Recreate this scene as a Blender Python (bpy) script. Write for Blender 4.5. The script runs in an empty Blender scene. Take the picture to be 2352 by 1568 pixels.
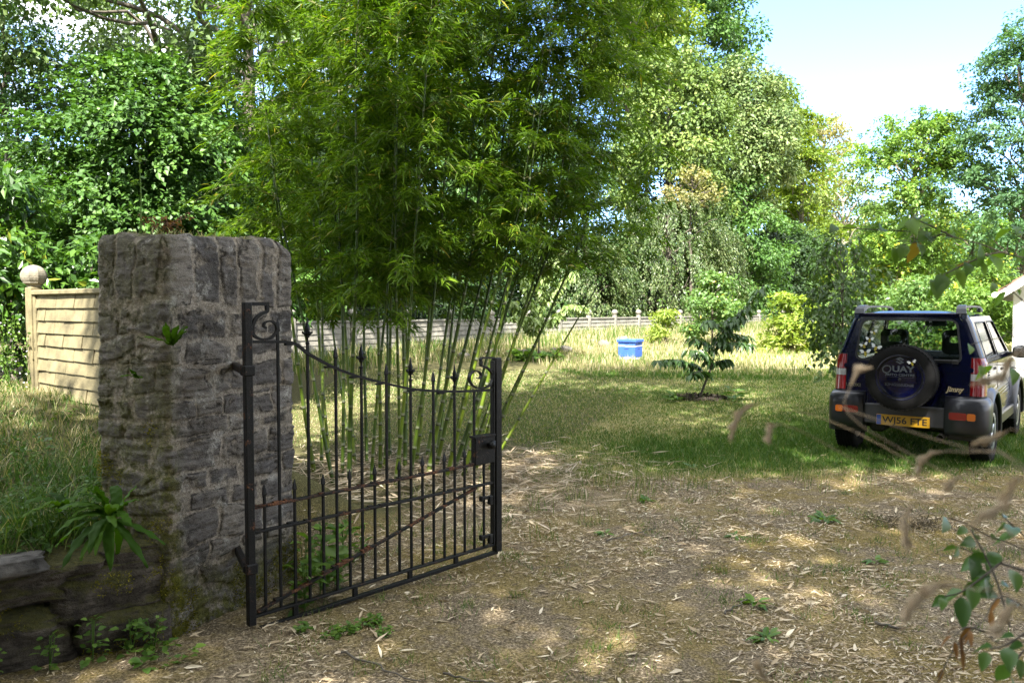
import bpy, math, random
import numpy as np
from mathutils import Vector, Matrix
from mathutils.geometry import tessellate_polygon

# ------------------------------------------------------------------ scene, camera, light
SC = bpy.context.scene
COL = SC.collection
F_PX, PITCH, CAM_H = 1830.0, 0.044, 1.70          # focal length in photo pixels (2352 wide)
cam_data = bpy.data.cameras.new("camera")
cam = bpy.data.objects.new("camera", cam_data)
COL.objects.link(cam)
cam.location = (0, 0, CAM_H)
cam.rotation_euler = (math.pi / 2 - PITCH, 0, 0)
cam_data.sensor_width = 36.0
cam_data.lens = 36.0 * F_PX / 2352.0
cam_data.clip_start = 0.05
cam_data.clip_end = 3000
cam_data.dof.use_dof = True
cam_data.dof.focus_distance = 6.5
cam_data.dof.aperture_fstop = 5.6
SC.camera = cam

SUN = Vector((-0.13, -0.63, 0.755)).normalized()   # towards the sun: behind the viewer, a little left
SUN_EL = math.asin(SUN.z)
SUN_ROT = math.atan2(SUN.x, SUN.y)
world = bpy.data.worlds.new("World")
SC.world = world
world.use_nodes = True
SUN_STRENGTH, SKY_STRENGTH, EXPOSURE = 4.9, 0.15, 2.42

sun_data = bpy.data.lights.new("sun", 'SUN')
sun_data.energy = SUN_STRENGTH
sun_data.angle = math.radians(0.55)
sun_data.color = (1.0, 0.95, 0.86)
sun = bpy.data.objects.new("sun", sun_data)
COL.objects.link(sun)
sun.rotation_euler = SUN.to_track_quat('Z', 'Y').to_euler()
sun.location = (0, 0, 40)

SC.view_settings.view_transform = 'Standard'
SC.view_settings.look = 'None'
SC.view_settings.exposure = EXPOSURE
SC.view_settings.gamma = 1.0
SC.cycles.max_bounces = 7
SC.cycles.diffuse_bounces = 3
SC.cycles.glossy_bounces = 3
SC.cycles.transmission_bounces = 5
SC.cycles.transparent_max_bounces = 10
SC.cycles.sample_clamp_indirect = 2.0
SC.cycles.use_denoising = True
SC.cycles.denoising_input_passes = 'RGB_ALBEDO_NORMAL'
SC.cycles.denoising_prefilter = 'NONE'
SC.cycles.caustics_reflective = False
SC.cycles.caustics_refractive = False


class NT:
    """small helper round a node tree"""
    def __init__(self, tree):
        self.t = tree
        tree.nodes.clear()

    def n(self, kind, **kw):
        nd = self.t.nodes.new(kind)
        for k, v in kw.items():
            if k in nd.inputs.keys():
                nd.inputs[k].default_value = v
            else:
                setattr(nd, k, v)
        return nd

    def l(self, a, b):
        self.t.links.new(a, b)

    def ramp(self, fac, stops, interp='LINEAR'):
        r = self.t.nodes.new('ShaderNodeValToRGB')
        cr = r.color_ramp
        cr.interpolation = interp
        while len(cr.elements) < len(stops):
            cr.elements.new(0.5)
        for e, (p, c) in zip(cr.elements, stops):
            e.position = p
            e.color = (*c, 1) if len(c) == 3 else c
        if fac is not None:
            self.l(fac, r.inputs[0])
        return r.outputs[0]

    def noise(self, scale, detail=4, rough=0.6, vec=None, dims='3D'):
        nd = self.n('ShaderNodeTexNoise', Scale=scale, Detail=detail, Roughness=rough)
        if vec is not None:
            self.l(vec, nd.inputs['Vector'])
        return nd.outputs[0]

    def math(self, op, a, b=None, clamp=False):
        nd = self.t.nodes.new('ShaderNodeMath')
        nd.operation = op
        nd.use_clamp = clamp
        for i, x in enumerate((a, b)):
            if x is None:
                continue
            if isinstance(x, (int, float)):
                nd.inputs[i].default_value = x
            else:
                self.l(x, nd.inputs[i])
        return nd.outputs[0]

    def mix(self, fac, a, b, blend='MIX'):
        nd = self.t.nodes.new('ShaderNodeMix')
        nd.data_type = 'RGBA'
        nd.blend_type = blend
        for s, x in ((nd.inputs[0], fac), (nd.inputs[6], a), (nd.inputs[7], b)):
            if isinstance(x, (int, float)):
                s.default_value = x
            elif isinstance(x, tuple):
                s.default_value = (*x, 1)
            else:
                self.l(x, s)
        return nd.outputs[2]

    def attr(self, name):
        return self.n('ShaderNodeAttribute', attribute_name=name).outputs['Fac']

    def coord(self, which='Object'):
        return self.n('ShaderNodeTexCoord').outputs[which]


# sky: Nishita, with white summer cloud banks low over the horizon plus unseen fill cloud behind (world shader only)
w = NT(world.node_tree)
sky = w.n('ShaderNodeTexSky', sky_type='NISHITA', sun_disc=False, sun_elevation=SUN_EL,
          sun_rotation=SUN_ROT, altitude=50, air_density=.72, dust_density=.2, ozone_density=6.0)
gen = w.coord('Generated')
sep = w.n('ShaderNodeSeparateXYZ')
w.l(gen, sep.inputs[0])
mp = w.n('ShaderNodeMapping')
mp.inputs['Scale'].default_value = (1.0, 1.0, 2.6)
mp.inputs['Location'].default_value = (0.55, 0.1, 0.3)
w.l(gen, mp.inputs[0])
cn = w.noise(3.2, 7, 0.58, mp.outputs[0])
low = w.ramp(sep.outputs[2], [(0.0, (.10, .10, .10)), (0.12, (.03, .03, .03)), (0.3, (0, 0, 0)), (1.0, (0, 0, 0))])
left = w.ramp(w.math('ADD', w.math('MULTIPLY', sep.outputs[0], -0.5), 0.5), [(0.45, (0, 0, 0)), (0.66, (.2, .2, .2))])
back = w.ramp(w.math('ADD', w.math('MULTIPLY', sep.outputs[1], -0.5), 0.5), [(0.16, (0, 0, 0)), (0.38, (.24, .24, .24))])  # unseen cloud added behind and overhead as neutral fill for the shade
top = w.ramp(sep.outputs[2], [(0.30, (0, 0, 0)), (0.42, (.10, .10, .10))])
cs = w.math('ADD', w.math('ADD', w.math('ADD', cn, low), top), w.math('MAXIMUM', left, back))
cm = w.ramp(cs, [(0.62, (0, 0, 0)), (0.76, (1, 1, 1))])
cl = w.mix(cm, sky.outputs[0], (4.6, 4.7, 4.8))
bg = w.n('ShaderNodeBackground', Strength=SKY_STRENGTH)
w.l(cl, bg.inputs[0])
wo = w.n('ShaderNodeOutputWorld')
w.l(bg.outputs[0], wo.inputs[0])

# ------------------------------------------------------------------ numeric helpers
CP, SP = math.cos(PITCH), math.sin(PITCH)


def at(px, py, d):
    """world point seen at photo pixel (2352x1568) at forward distance d"""
    r = (px - 1176) / F_PX * d
    u = -(py - 784) / F_PX * d
    return np.array([r, CP * d + SP * u, CAM_H - SP * d + CP * u])


def hash3(i, j, k, seed):
    h = (i * 374761393 + j * 668265263 + k * 2147483647 * 3 + seed * 1274126177) & 0xFFFFFFFF
    h = ((h ^ (h >> 13)) * 1274126177) & 0xFFFFFFFF
    h = ((h ^ (h >> 16)) * 2246822519) & 0xFFFFFFFF
    h = h ^ (h >> 15)
    return (h & 0xFFFFFF) / float(0xFFFFFF)


def vnoise(x, y, z=0.0, seed=0):
    x, y, z = np.broadcast_arrays(np.asarray(x, float), np.asarray(y, float), np.asarray(z, float))
    xi, yi, zi = np.floor(x).astype(np.int64), np.floor(y).astype(np.int64), np.floor(z).astype(np.int64)
    fx, fy, fz = x - xi, y - yi, z - zi
    sx, sy, sz = (f * f * (3 - 2 * f) for f in (fx, fy, fz))
    out = 0
    for a in (0, 1):
        for b in (0, 1):
            for c in (0, 1):
                wgt = (sx if a else 1 - sx) * (sy if b else 1 - sy) * (sz if c else 1 - sz)
                out = out + wgt * hash3(xi + a, yi + b, zi + c, seed)
    return out


def fbm(x, y, z=0.0, seed=0, oct=4):
    s, a, t = 0, 0.5, 0
    for o in range(oct):
        k = 2.03 ** o
        s = s + a * vnoise(np.asarray(x) * k, np.asarray(y) * k, np.asarray(z) * k, seed + o * 17)
        t += a
        a *= 0.52
    return s / t


def sstep(a, b, x):
    t = np.clip((np.asarray(x, float) - a) / (b - a), 0, 1)
    return t * t * (3 - 2 * t)


def unit(v):
    v = np.asarray(v, float)
    return v / np.maximum(np.linalg.norm(v, axis=-1, keepdims=True), 1e-9)


# ------------------------------------------------------------------ mesh builder
class MB:
    def __init__(self):
        self.v, self.idx, self.tot, self.t, self.s, self.n = [], [], [], [], [], 0
        self.pa = {}

    def add(self, v, f, tint=0.5, smooth=False, M=None):
        v = np.asarray(v, float).reshape(-1, 3)
        if M is not None:
            M = np.array(M)
            v = v @ M[:3, :3].T + M[:3, 3]
        if isinstance(f, np.ndarray):
            m, k = f.shape
            self.idx.append((f + self.n).ravel())
            self.tot.append(np.full(m, k))
        else:
            m = len(f)
            self.idx.append(np.array([i + self.n for q in f for i in q], dtype=np.int64))
            self.tot.append(np.array([len(q) for q in f], dtype=np.int64))
        self.t.append(np.broadcast_to(np.asarray(tint, float), (m,)))
        self.s.append(np.full(m, smooth))
        self.v.append(v)
        self.n += len(v)
        return self

    def empty(self):
        return self.n == 0

    def obj(self, name, mat, parent=None, world=True, point_attrs=None, loc=None):
        me = bpy.data.meshes.new(name)
        v = np.concatenate(self.v)
        q = parent if world else None
        while q is not None:
            v = v - np.array(q.location)
            q = q.parent
        if loc is not None:
            v = v - np.array(loc)
        idx = np.concatenate(self.idx)
        tot = np.concatenate(self.tot)
        me.vertices.add(len(v))
        me.vertices.foreach_set('co', v.astype(np.float32).ravel())
        me.loops.add(len(idx))
        me.loops.foreach_set('vertex_index', idx.astype(np.int32))
        me.polygons.add(len(tot))
        st = np.concatenate([[0], np.cumsum(tot)[:-1]])
        me.polygons.foreach_set('loop_start', st.astype(np.int32))
        me.polygons.foreach_set('use_smooth', np.concatenate(self.s))
        a = me.attributes.new('tint', 'FLOAT', 'FACE')
        a.data.foreach_set('value', np.concatenate(self.t).astype(np.float32))
        for k, val in (point_attrs or {}).items():
            a = me.attributes.new(k, 'FLOAT', 'POINT')
            a.data.foreach_set('value', np.asarray(val, np.float32))
        me.update(calc_edges=True)
        me.materials.append(mat)
        o = bpy.data.objects.new(name, me)
        COL.objects.link(o)
        if parent is not None:
            o.parent = parent
        if loc is not None:
            o.location = loc
        return o


def tag(o, label=None, cat=None, group=None, kind=None):
    if label:
        o['label'] = label
    if cat:
        o['category'] = cat
    if group:
        o['group'] = group
    if kind:
        o['kind'] = kind
    return o


def thing(name, label, cat, loc=(0, 0, 0), rz=0.0, group=None):
    o = bpy.data.objects.new(name, None)
    o.empty_display_size = 0.2
    COL.objects.link(o)
    o.location = [float(c) for c in loc]
    o.rotation_euler = (0, 0, rz)
    return tag(o, label, cat, group)


def frames(P):
    P = np.asarray(P, float)
    T = np.gradient(P, axis=0)
    T = unit(T)
    ref = np.array([0, 0, 1.0]) if abs(T[0][2]) < 0.9 else np.array([1.0, 0, 0])
    n = unit(np.cross(T[0], ref))
    Ns, Bs = [], []
    for t in T:
        n = unit(n - t * np.dot(n, t))
        Ns.append(n)
        Bs.append(np.cross(t, n))
    return T, np.array(Ns), np.array(Bs)


def grid_faces(r, c, wrap=False, cap=False):
    cc = c if wrap else c - 1
    i = np.arange(r - 1)[:, None]
    j = np.arange(cc)[None, :]
    a = i * c + j
    b = i * c + (j + 1) % c
    return np.stack([a, b, b + c, a + c], -1).reshape(-1, 4)


def tube(mb, P, R, n=6, tint=0.5, cap=True, smooth=True, M=None):
    P = np.asarray(P, float)
    R = np.broadcast_to(np.asarray(R, float), (len(P),))
    T, N, B = frames(P)
    a = np.linspace(0, 2 * np.pi, n, endpoint=False)
    v = P[:, None] + R[:, None, None] * (np.cos(a)[None, :, None] * N[:, None] + np.sin(a)[None, :, None] * B[:, None])
    f = grid_faces(len(P), n, True)
    if np.ndim(tint) == 1:
        tt = np.repeat(np.asarray(tint)[:-1], n)
    else:
        tt = tint
    mb.add(v.reshape(-1, 3), f, tt, smooth, M)
    if cap:
        mb.add(v[-1], [list(range(n))], tint if np.ndim(tint) == 0 else tint[-1], False, M)
        mb.add(v[0], [list(range(n))[::-1]], tint if np.ndim(tint) == 0 else tint[0], False, M)


def sweep_rect(mb, P, wn, tn, normal, tint=0.5, M=None):
    """flat bar along P lying in a plane with the given normal: wn along the normal, tn across"""
    P = np.asarray(P, float)
    T = unit(np.gradient(P, axis=0))
    nrm = unit(np.asarray(normal, float))
    S = unit(np.cross(T, nrm))
    wn = np.broadcast_to(np.asarray(wn, float), (len(P),))[:, None]
    tn = np.broadcast_to(np.asarray(tn, float), (len(P),))[:, None]
    ring = [P + nrm * wn / 2 + S * tn / 2, P - nrm * wn / 2 + S * tn / 2, P - nrm * wn / 2 - S * tn / 2, P + nrm * wn / 2 - S * tn / 2]
    v = np.stack(ring, 1)
    mb.add(v.reshape(-1, 3), grid_faces(len(P), 4, True), tint, False, M)
    mb.add(v[0], [[3, 2, 1, 0]], tint, False, M)
    mb.add(v[-1], [[0, 1, 2, 3]], tint, False, M)


def cbox(mb, c, s, b=0.004, tint=0.5, M=None, ax=None):
    """chamfered box: centre c, full size s, chamfer b; ax = 3x3 rows of axes"""
    s = np.asarray(s, float) / 2
    b = min(b, s.min() * 0.6)
    vs = []
    idx = {}
    for sx in (-1, 1):
        for sy in (-1, 1):
            for sz in (-1, 1):
                for k in range(3):
                    p = np.array([sx, sy, sz]) * (s - b)
                    p[k] += (sx, sy, sz)[k] * b
                    idx[(sx, sy, sz, k)] = len(vs)
                    vs.append(p)
    F = []
    for k in range(3):
        o = [a for a in range(3) if a != k]
        for sg in (-1, 1):
            q = []
            for (a, bb) in ((-1, -1), (1, -1), (1, 1), (-1, 1)):
                t = [0, 0, 0]
                t[k] = sg
                t[o[0]] = a
                t[o[1]] = bb
                q.append(idx[(*t, k)])
            F.append(q if (sg > 0) == (k != 1) else q[::-1])
    for k in range(3):
        o = [a for a in range(3) if a != k]
        for a in (-1, 1):
            for bb in (-1, 1):
                e = []
                for sg in (-1, 1):
                    t = [0, 0, 0]
                    t[k] = sg
                    t[o[0]] = a
                    t[o[1]] = bb
                    e.append((idx[(*t, o[0])], idx[(*t, o[1])]))
                q = [e[0][0], e[0][1], e[1][1], e[1][0]]
                F.append(q)
    for sx in (-1, 1):
        for sy in (-1, 1):
            for sz in (-1, 1):
                F.append([idx[(sx, sy, sz, k)] for k in range(3)])
    v = np.array(vs)
    # consistent outward orientation
    G = []
    for q in F:
        p = v[q]
        nn = np.cross(p[1] - p[0], p[2] - p[0])
        G.append(q if np.dot(nn, p.mean(0)) > 0 else q[::-1])
    if ax is not None:
        v = v @ np.asarray(ax, float)
    mb.add(v + np.asarray(c, float), G, tint, False, M)


def lathe(mb, prof, n=24, M=None, tint=0.5, smooth=True, axis='z'):
    """prof: list of (r, h)"""
    a = np.linspace(0, 2 * np.pi, n, endpoint=False)
    pr = np.asarray(prof, float)
    v = np.stack([pr[:, 0:1] * np.cos(a), pr[:, 0:1] * np.sin(a), np.repeat(pr[:, 1:2], n, 1)], -1)
    if axis == 'x':
        v = v[..., [2, 0, 1]]
    elif axis == 'y':
        v = v[..., [1, 2, 0]]
    mb.add(v.reshape(-1, 3), grid_faces(len(pr), n, True), tint, smooth, M)


def prism(mb, poly, z0, z1, mapf, tint=0.5, holes=()):
    """polygon (with holes) in 2D extruded from z0 to z1; mapf(u, v, z) gives 3D"""
    loops = [list(poly)] + [list(h) for h in holes]
    pts = [p for lp in loops for p in lp]
    tri = tessellate_polygon([[Vector((p[0], p[1], 0)) for p in lp] for lp in loops])
    n = len(pts)
    a = np.array([mapf(p[0], p[1], z1) for p in pts])
    b = np.array([mapf(p[0], p[1], z0) for p in pts])
    F = []
    if not len(holes):
        F += [list(range(n)), list(range(n, 2 * n))[::-1]]
        tri = ()
    for t in tri:
        F.append(list(t))
        F.append([i + n for i in t][::-1])
    o = 0
    for lp in loops:
        m = len(lp)
        for i in range(m):
            j = (i + 1) % m
            F.append([o + i, o + j, n + o + j, n + o + i])
        o += m
    mb.add(np.concatenate([a, b]), F, tint)


def rrect(x0, x1, y0, y1, r, n=5, k=None):
    """rounded rectangle outline; k = optional dict of x shifts at the top (taper)"""
    out = []
    for cx, cy, a0 in ((x1 - r, y1 - r, 0), (x0 + r, y1 - r, 90), (x0 + r, y0 + r, 180), (x1 - r, y0 + r, 270)):
        for i in range(n + 1):
            a = math.radians(a0 + 90 * i / n)
            out.append((cx + r * math.cos(a), cy + r * math.sin(a)))
    if k:
        out = [(x * (1 - k * (y - y0) / (y1 - y0)), y) for x, y in out]
    return out


def ring_pts(cx, cy, rx, ry=None, n=20, a0=0.0, a1=360.0):
    ry = ry or rx
    full = abs(a1 - a0) >= 360
    aa = np.radians(np.linspace(a0, a1, n, endpoint=not full))
    return [(cx + rx * math.cos(a), cy + ry * math.sin(a)) for a in aa]


# leaf cards: one folded rhombus per leaf
def leaves(mb, P, D, N, L, W, tint, mid=0.42, fold=0.12, droop=0.0):
    P, D, N = np.asarray(P, float), unit(D), np.asarray(N, float)
    S = unit(np.cross(D, N))
    N = np.cross(S, D)
    L = np.broadcast_to(L, (len(P),))[:, None]
    W = np.broadcast_to(W, (len(P),))[:, None]
    dz = np.array([0, 0, -1.0])
    m = P + D * L * mid + dz * L * droop * 0.25
    v = np.stack([P, m + S * W / 2 + N * W * fold, P + D * L + dz * L * droop, m - S * W / 2 + N * W * fold], 1)
    f = np.arange(len(P) * 4).reshape(-1, 4)
    mb.add(v.reshape(-1, 3), f, tint)


LEAF_OVAL = [(0, .02), (.12, .5), (.35, 1.0), (.6, .9), (.82, .5), (1.0, .02)]
LEAF_LANCE = [(0, .05), (.15, .7), (.4, 1.0), (.7, .6), (1.0, .02)]


def shaped_leaves(mb, P, D, N, L, W, tint, prof=LEAF_OVAL, fold=0.18, droop=0.25, wavy=0.0, rng=None):
    P, D, N = np.asarray(P, float), unit(D), np.asarray(N, float)
    S = unit(np.cross(D, N))
    N = np.cross(S, D)
    n = len(P)
    L = np.broadcast_to(L, (n,))
    W = np.broadcast_to(W, (n,))
    k = len(prof)
    s = np.array([p[0] for p in prof])
    wd = np.array([p[1] for p in prof])
    c = P[:, None] + D[:, None] * (L[:, None] * s)[..., None] + np.array([0, 0, -1.0]) * (L[:, None] * droop * s ** 2)[..., None]
    off = S[:, None] * (W[:, None] * wd / 2)[..., None]
    up = N[:, None] * (W[:, None] * wd * fold)[..., None]
    if wavy and rng is not None:
        up = up + N[:, None] * (W[:, None] * wavy * rng.normal(size=(n, k)))[..., None]
    v = np.stack([c - off + up, c, c + off + up], 2)     # n,k,3,3
    f = grid_faces(k, 3)
    F = (f[None] + (np.arange(n) * k * 3)[:, None, None]).reshape(-1, 4)
    tt = np.repeat(np.broadcast_to(tint, (n,)), len(f))
    mb.add(v.reshape(-1, 3), F, tt, True)


def blades(mb, P, H, W, lean, tint, rng, seg2=True):
    """grass blades from base points"""
    n = len(P)
    a = rng.uniform(0, 2 * np.pi, n)
    S = np.stack([np.cos(a), np.sin(a), np.zeros(n)], 1)
    b = rng.uniform(0, 2 * np.pi, n)
    Ld = np.stack([np.cos(b), np.sin(b), np.zeros(n)], 1) * (np.asarray(lean) * rng.uniform(.2, 1.3, n))[:, None]
    H = np.broadcast_to(H, (n,))[:, None]
    W = np.broadcast_to(W, (n,))[:, None]
    up = np.array([0, 0, 1.0])
    mid = P + up * H * 0.55 + Ld * H * 0.35
    tip = P + up * H * (1 - 0.25 * np.minimum(1, np.linalg.norm(Ld, axis=1, keepdims=True))) + Ld * H
    if seg2:
        v = np.stack([P - S * W / 2, P + S * W / 2, mid + S * W * .38, mid - S * W * .38, tip], 1)
        o = np.arange(n)[:, None] * 5
        mb.add(v.reshape(-1, 3), o + np.array([[0, 1, 2, 3]]), tint)
        mb.idx.append(((o + np.array([[3, 2, 4]])) + mb.n - n * 5).ravel())
        mb.tot.append(np.full(n, 3))
        mb.t.append(np.broadcast_to(np.asarray(tint, float), (n,)))
        mb.s.append(np.full(n, False))
    else:
        v = np.stack([P - S * W / 2, P + S * W / 2, tip], 1)
        mb.add(v.reshape(-1, 3), np.arange(n * 3).reshape(-1, 3), tint)


# ------------------------------------------------------------------ materials
def mat_new(name):
    m = bpy.data.materials.new(name)
    m.use_nodes = True
    return m, NT(m.node_tree)


def finish(m, t, shader, disp=None):
    o = t.n('ShaderNodeOutputMaterial')
    t.l(shader, o.inputs[0])
    return m


def simple(name, col, rough=0.6, metal=0.0, spec=0.5, coat=0.0, var=0.0, scale=20, bump=0.0, bscale=60):
    m, t = mat_new(name)
    b = t.n('ShaderNodeBsdfPrincipled', Roughness=rough, Metallic=metal)
    b.inputs['Specular IOR Level'].default_value = spec
    b.inputs['Coat Weight'].default_value = coat
    b.inputs['Coat Roughness'].default_value = 0.04
    if var:
        nz = t.noise(scale, 5, 0.65, t.coord())
        c = t.ramp(nz, [(0.3, tuple(x * (1 - var) for x in col)), (0.7, tuple(min(1, x * (1 + var)) for x in col))])
        t.l(c, b.inputs['Base Color'])
    else:
        b.inputs['Base Color'].default_value = (*col, 1)
    if bump:
        bp = t.n('ShaderNodeBump', Strength=bump, Distance=0.01)
        t.l(t.noise(bscale, 6, 0.7, t.coord()), bp.inputs['Height'])
        t.l(bp.outputs[0], b.inputs['Normal'])
    return finish(m, t, b.outputs[0])


def leaf_mat(name, stops, trans=0.4, rough=0.42, spec=0.45, tcol=(1.25, 1.3, 0.5)):
    m, t = mat_new(name)
    c = t.ramp(t.attr('tint'), stops)
    b = t.n('ShaderNodeBsdfPrincipled', Roughness=rough)
    b.inputs['Specular IOR Level'].default_value = spec
    t.l(c, b.inputs['Base Color'])
    tr = t.n('ShaderNodeBsdfTranslucent')
    t.l(t.mix(1.0, c, tcol, 'MULTIPLY'), tr.inputs[0])
    mx = t.n('ShaderNodeMixShader', Fac=trans)
    t.l(b.outputs[0], mx.inputs[1])
    t.l(tr.outputs[0], mx.inputs[2])
    return finish(m, t, mx.outputs[0])


def greens(d, m, l, y=None):
    s = [(0.0, d), (0.5, m), (0.9, l)]
    if y:
        s = [(0.0, d), (0.45, m), (0.85, l), (0.94, l), (0.97, y)]
    return s


M_BARK = simple('bark', (.10, .085, .065), .9, var=.5, scale=9, bump=.6, bscale=30)
M_BARK_PALE = simple('pale_bark', (.25, .22, .17), .9, var=.4, scale=8, bump=.5, bscale=30)
M_LEAF = {
    'bamboo': leaf_mat('bamboo_leaf', greens((.046, .10, .008), (.095, .18, .012), (.17, .26, .02), (.42, .31, .05)), .5, .4, .4),
    'hazel': leaf_mat('hazel_leaf', greens((.03, .08, .014), (.05, .12, .02), (.09, .18, .028)), .28, .5, .38),
    'pear': leaf_mat('pear_leaf', greens((.13, .21, .05), (.21, .29, .09), (.33, .41, .17)), .4, .4, .5),
    'shade_dark': leaf_mat('shade_dark_leaf', greens((.007, .018, .005), (.013, .032, .008), (.028, .06, .013)), .12, .5, .3),  # near-black leaf colour: deep shade under the crowns painted in
    'oak': leaf_mat('oak_leaf', greens((.04, .08, .02), (.075, .13, .03), (.13, .19, .045)), .25, .5, .35),
    'laurel': leaf_mat('laurel_leaf', greens((.03, .075, .015), (.05, .12, .02), (.10, .20, .025), (.28, .33, .04)), .35, .35, .5),
    'dark': leaf_mat('dark_leaf', greens((.016, .042, .009), (.030, .072, .014), (.052, .105, .02)), .18, .55, .3),  # leaf colour lowered to carry the self-shadow of the far understory
    'beech': leaf_mat('weeping_beech_leaf', greens((.03, .065, .014), (.062, .105, .026), (.14, .17, .065)), .3, .42, .5),
    'olive': leaf_mat('olive_leaf', greens((.055, .10, .02), (.10, .16, .03), (.17, .22, .05)), .22, .5, .35),
    'silver': leaf_mat('silver_leaf', greens((.055, .105, .028), (.11, .165, .045), (.22, .27, .095)), .22, .5, .4),
    'yellow': leaf_mat('yellow_green_leaf', greens((.06, .115, .012), (.125, .19, .016), (.22, .28, .03)), .45, .5, .4),
    'autumn': leaf_mat('autumn_leaf', greens((.13, .14, .05), (.23, .22, .085), (.34, .29, .12)), .45, .5, .4),
    'robinia': leaf_mat('robinia_leaf', greens((.06, .13, .022), (.115, .21, .035), (.18, .29, .05), (.50, .46, .05)), .45, .48, .4),
    'bluegreen': leaf_mat('bluegreen_leaf', greens((.03, .08, .03), (.06, .135, .05), (.10, .19, .07)), .4, .5, .4),
    'fruit': leaf_mat('fruit_leaf', greens((.06, .13, .03), (.10, .19, .045), (.17, .27, .07), (.40, .36, .08)), .42, .4, .5),
    'lime': leaf_mat('lime_leaf', greens((.13, .20, .03), (.22, .30, .045), (.34, .40, .08)), .45, .45, .4),
    'dogwood': leaf_mat('dogwood_leaf', greens((.03, .075, .018), (.05, .115, .025), (.085, .16, .04)), .35, .38, .5),
    'birch': leaf_mat('birch_leaf', greens((.04, .085, .025), (.07, .13, .035), (.11, .17, .05)), .4, .42, .5),
    'bramble': leaf_mat('bramble_leaf', greens((.03, .075, .015), (.05, .115, .02), (.09, .17, .03), (.10, .03, .02)), .35, .35, .5),
    'twig': leaf_mat('overhang_leaf', greens((.05, .11, .010), (.08, .16, .015), (.13, .22, .025), (.18, .12, .02)), .5, .5, .3),
    'fern': leaf_mat('fern_leaf', greens((.018, .050, .004), (.036, .088, .006), (.070, .14, .010)), .4, .6, .12),
    'weed': leaf_mat('weed_leaf', greens((.06, .13, .02), (.10, .19, .03), (.16, .26, .04)), .4, .45, .4),
    'moss': leaf_mat('moss_leaf', greens((.06, .06, .006), (.13, .12, .010), (.25, .22, .016)), .25, .8, .2),
    'dead': leaf_mat('dead_leaf', greens((.10, .045, .015), (.17, .08, .025), (.24, .12, .04)), .3, .6, .3),
}
M_GRASS = leaf_mat('grass_blade', [(0.0, (.032, .08, .010)), (.35, (.065, .14, .018)), (.55, (.14, .20, .038)), (.75, (.30, .265, .135)), (1.0, (.52, .455, .30))], .35, .5, .35)
M_STRAW = leaf_mat('straw', [(0.0, (.26, .20, .13)), (.5, (.46, .37, .26)), (1.0, (.72, .62, .48))], .25, .6, .3, (1.1, 1.0, .8))
M_LITTER = leaf_mat('litter_leaf', [(0.0, (.13, .085, .042)), (.3, (.30, .22, .125)), (.6, (.50, .40, .26)), (1.0, (.74, .65, .48))], .12, .55, .35, (1.1, 1.0, .8))

# ------------------------------------------------------------------ terrain
PC = np.array([-1.76, 4.05])                       # near corner of the stone pillar
EU = np.array([.407, .914]) / np.hypot(.407, .914)  # along its front face
EV = np.array([-EU[1], EU[0]])                     # through its thickness, away from the drive
WA = np.array([-1.80, 4.02])                       # foot of the dry stone wall
WD = np.array([-.854, -.52])                       # wall runs left and towards the viewer
WN = np.array([-.52, .854])                        # behind the wall
FP0 = np.array([-4.43, 7.40])                      # garden fence behind the pillar
FD = np.array([1.07, -.90]) / np.hypot(1.07, .90)
FN = np.array([.64, .76])
HF0 = np.array([.50, 25.8])                        # far boundary fence
HFD = np.array([.616, .788])


def hgt(x, y):
    x, y = np.asarray(x, float), np.asarray(y, float)
    h = .36 * sstep(9.5, 20, y) + .22 * sstep(19, 27, y) + .1 * sstep(30, 60, y)
    h = h + .03 * (fbm(x * .5, y * .5, 0, 3) - .5) + .015 * (fbm(x * 2.3, y * 2.3, 0, 4) - .5) * sstep(14, 4, y)
    h = h + .057 * np.exp(-(((x - 5.2) / 3.0) ** 2 + ((y - 10.2) / 2.6) ** 2))
    # bank below the far fence
    df = (x - HF0[0]) * HFD[1] - (y - HF0[1]) * HFD[0]     # right of / before the fence line
    h = h + .06 * sstep(2.6, .5, df) * sstep(12, 16, y)
    # earth bank on the left
    dw = (x - WA[0]) * WN[0] + (y - WA[1]) * WN[1]
    dl = (x - PC[0]) * EV[0] + (y - PC[1]) * EV[1]
    dff = (x - FP0[0]) * FN[0] + (y - FP0[1]) * FN[1]
    wgt = sstep(.05, .22, dw) * sstep(.12, .42, dl) * (1 - sstep(.15, 1.6, dff))
    bank = .44 + .135 * np.clip(dw, 0, 3.6) + .05 * (fbm(x * 1.7, y * 1.7, 0, 9) - .5)
    # dip near the drive's left edge
    return h * (1 - wgt) + bank * wgt


def axis_pts(lo, hi, step, far, grow=1.16):
    a = list(np.arange(lo, hi + step / 2, step))
    s = step
    p = a[-1]
    while p < far:
        s *= grow
        p += s
        a.append(p)
    s = step
    p = a[0]
    pre = []
    while p > -far:
        s *= grow
        p -= s
        pre.append(p)
    return np.array(pre[::-1] + a)


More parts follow.
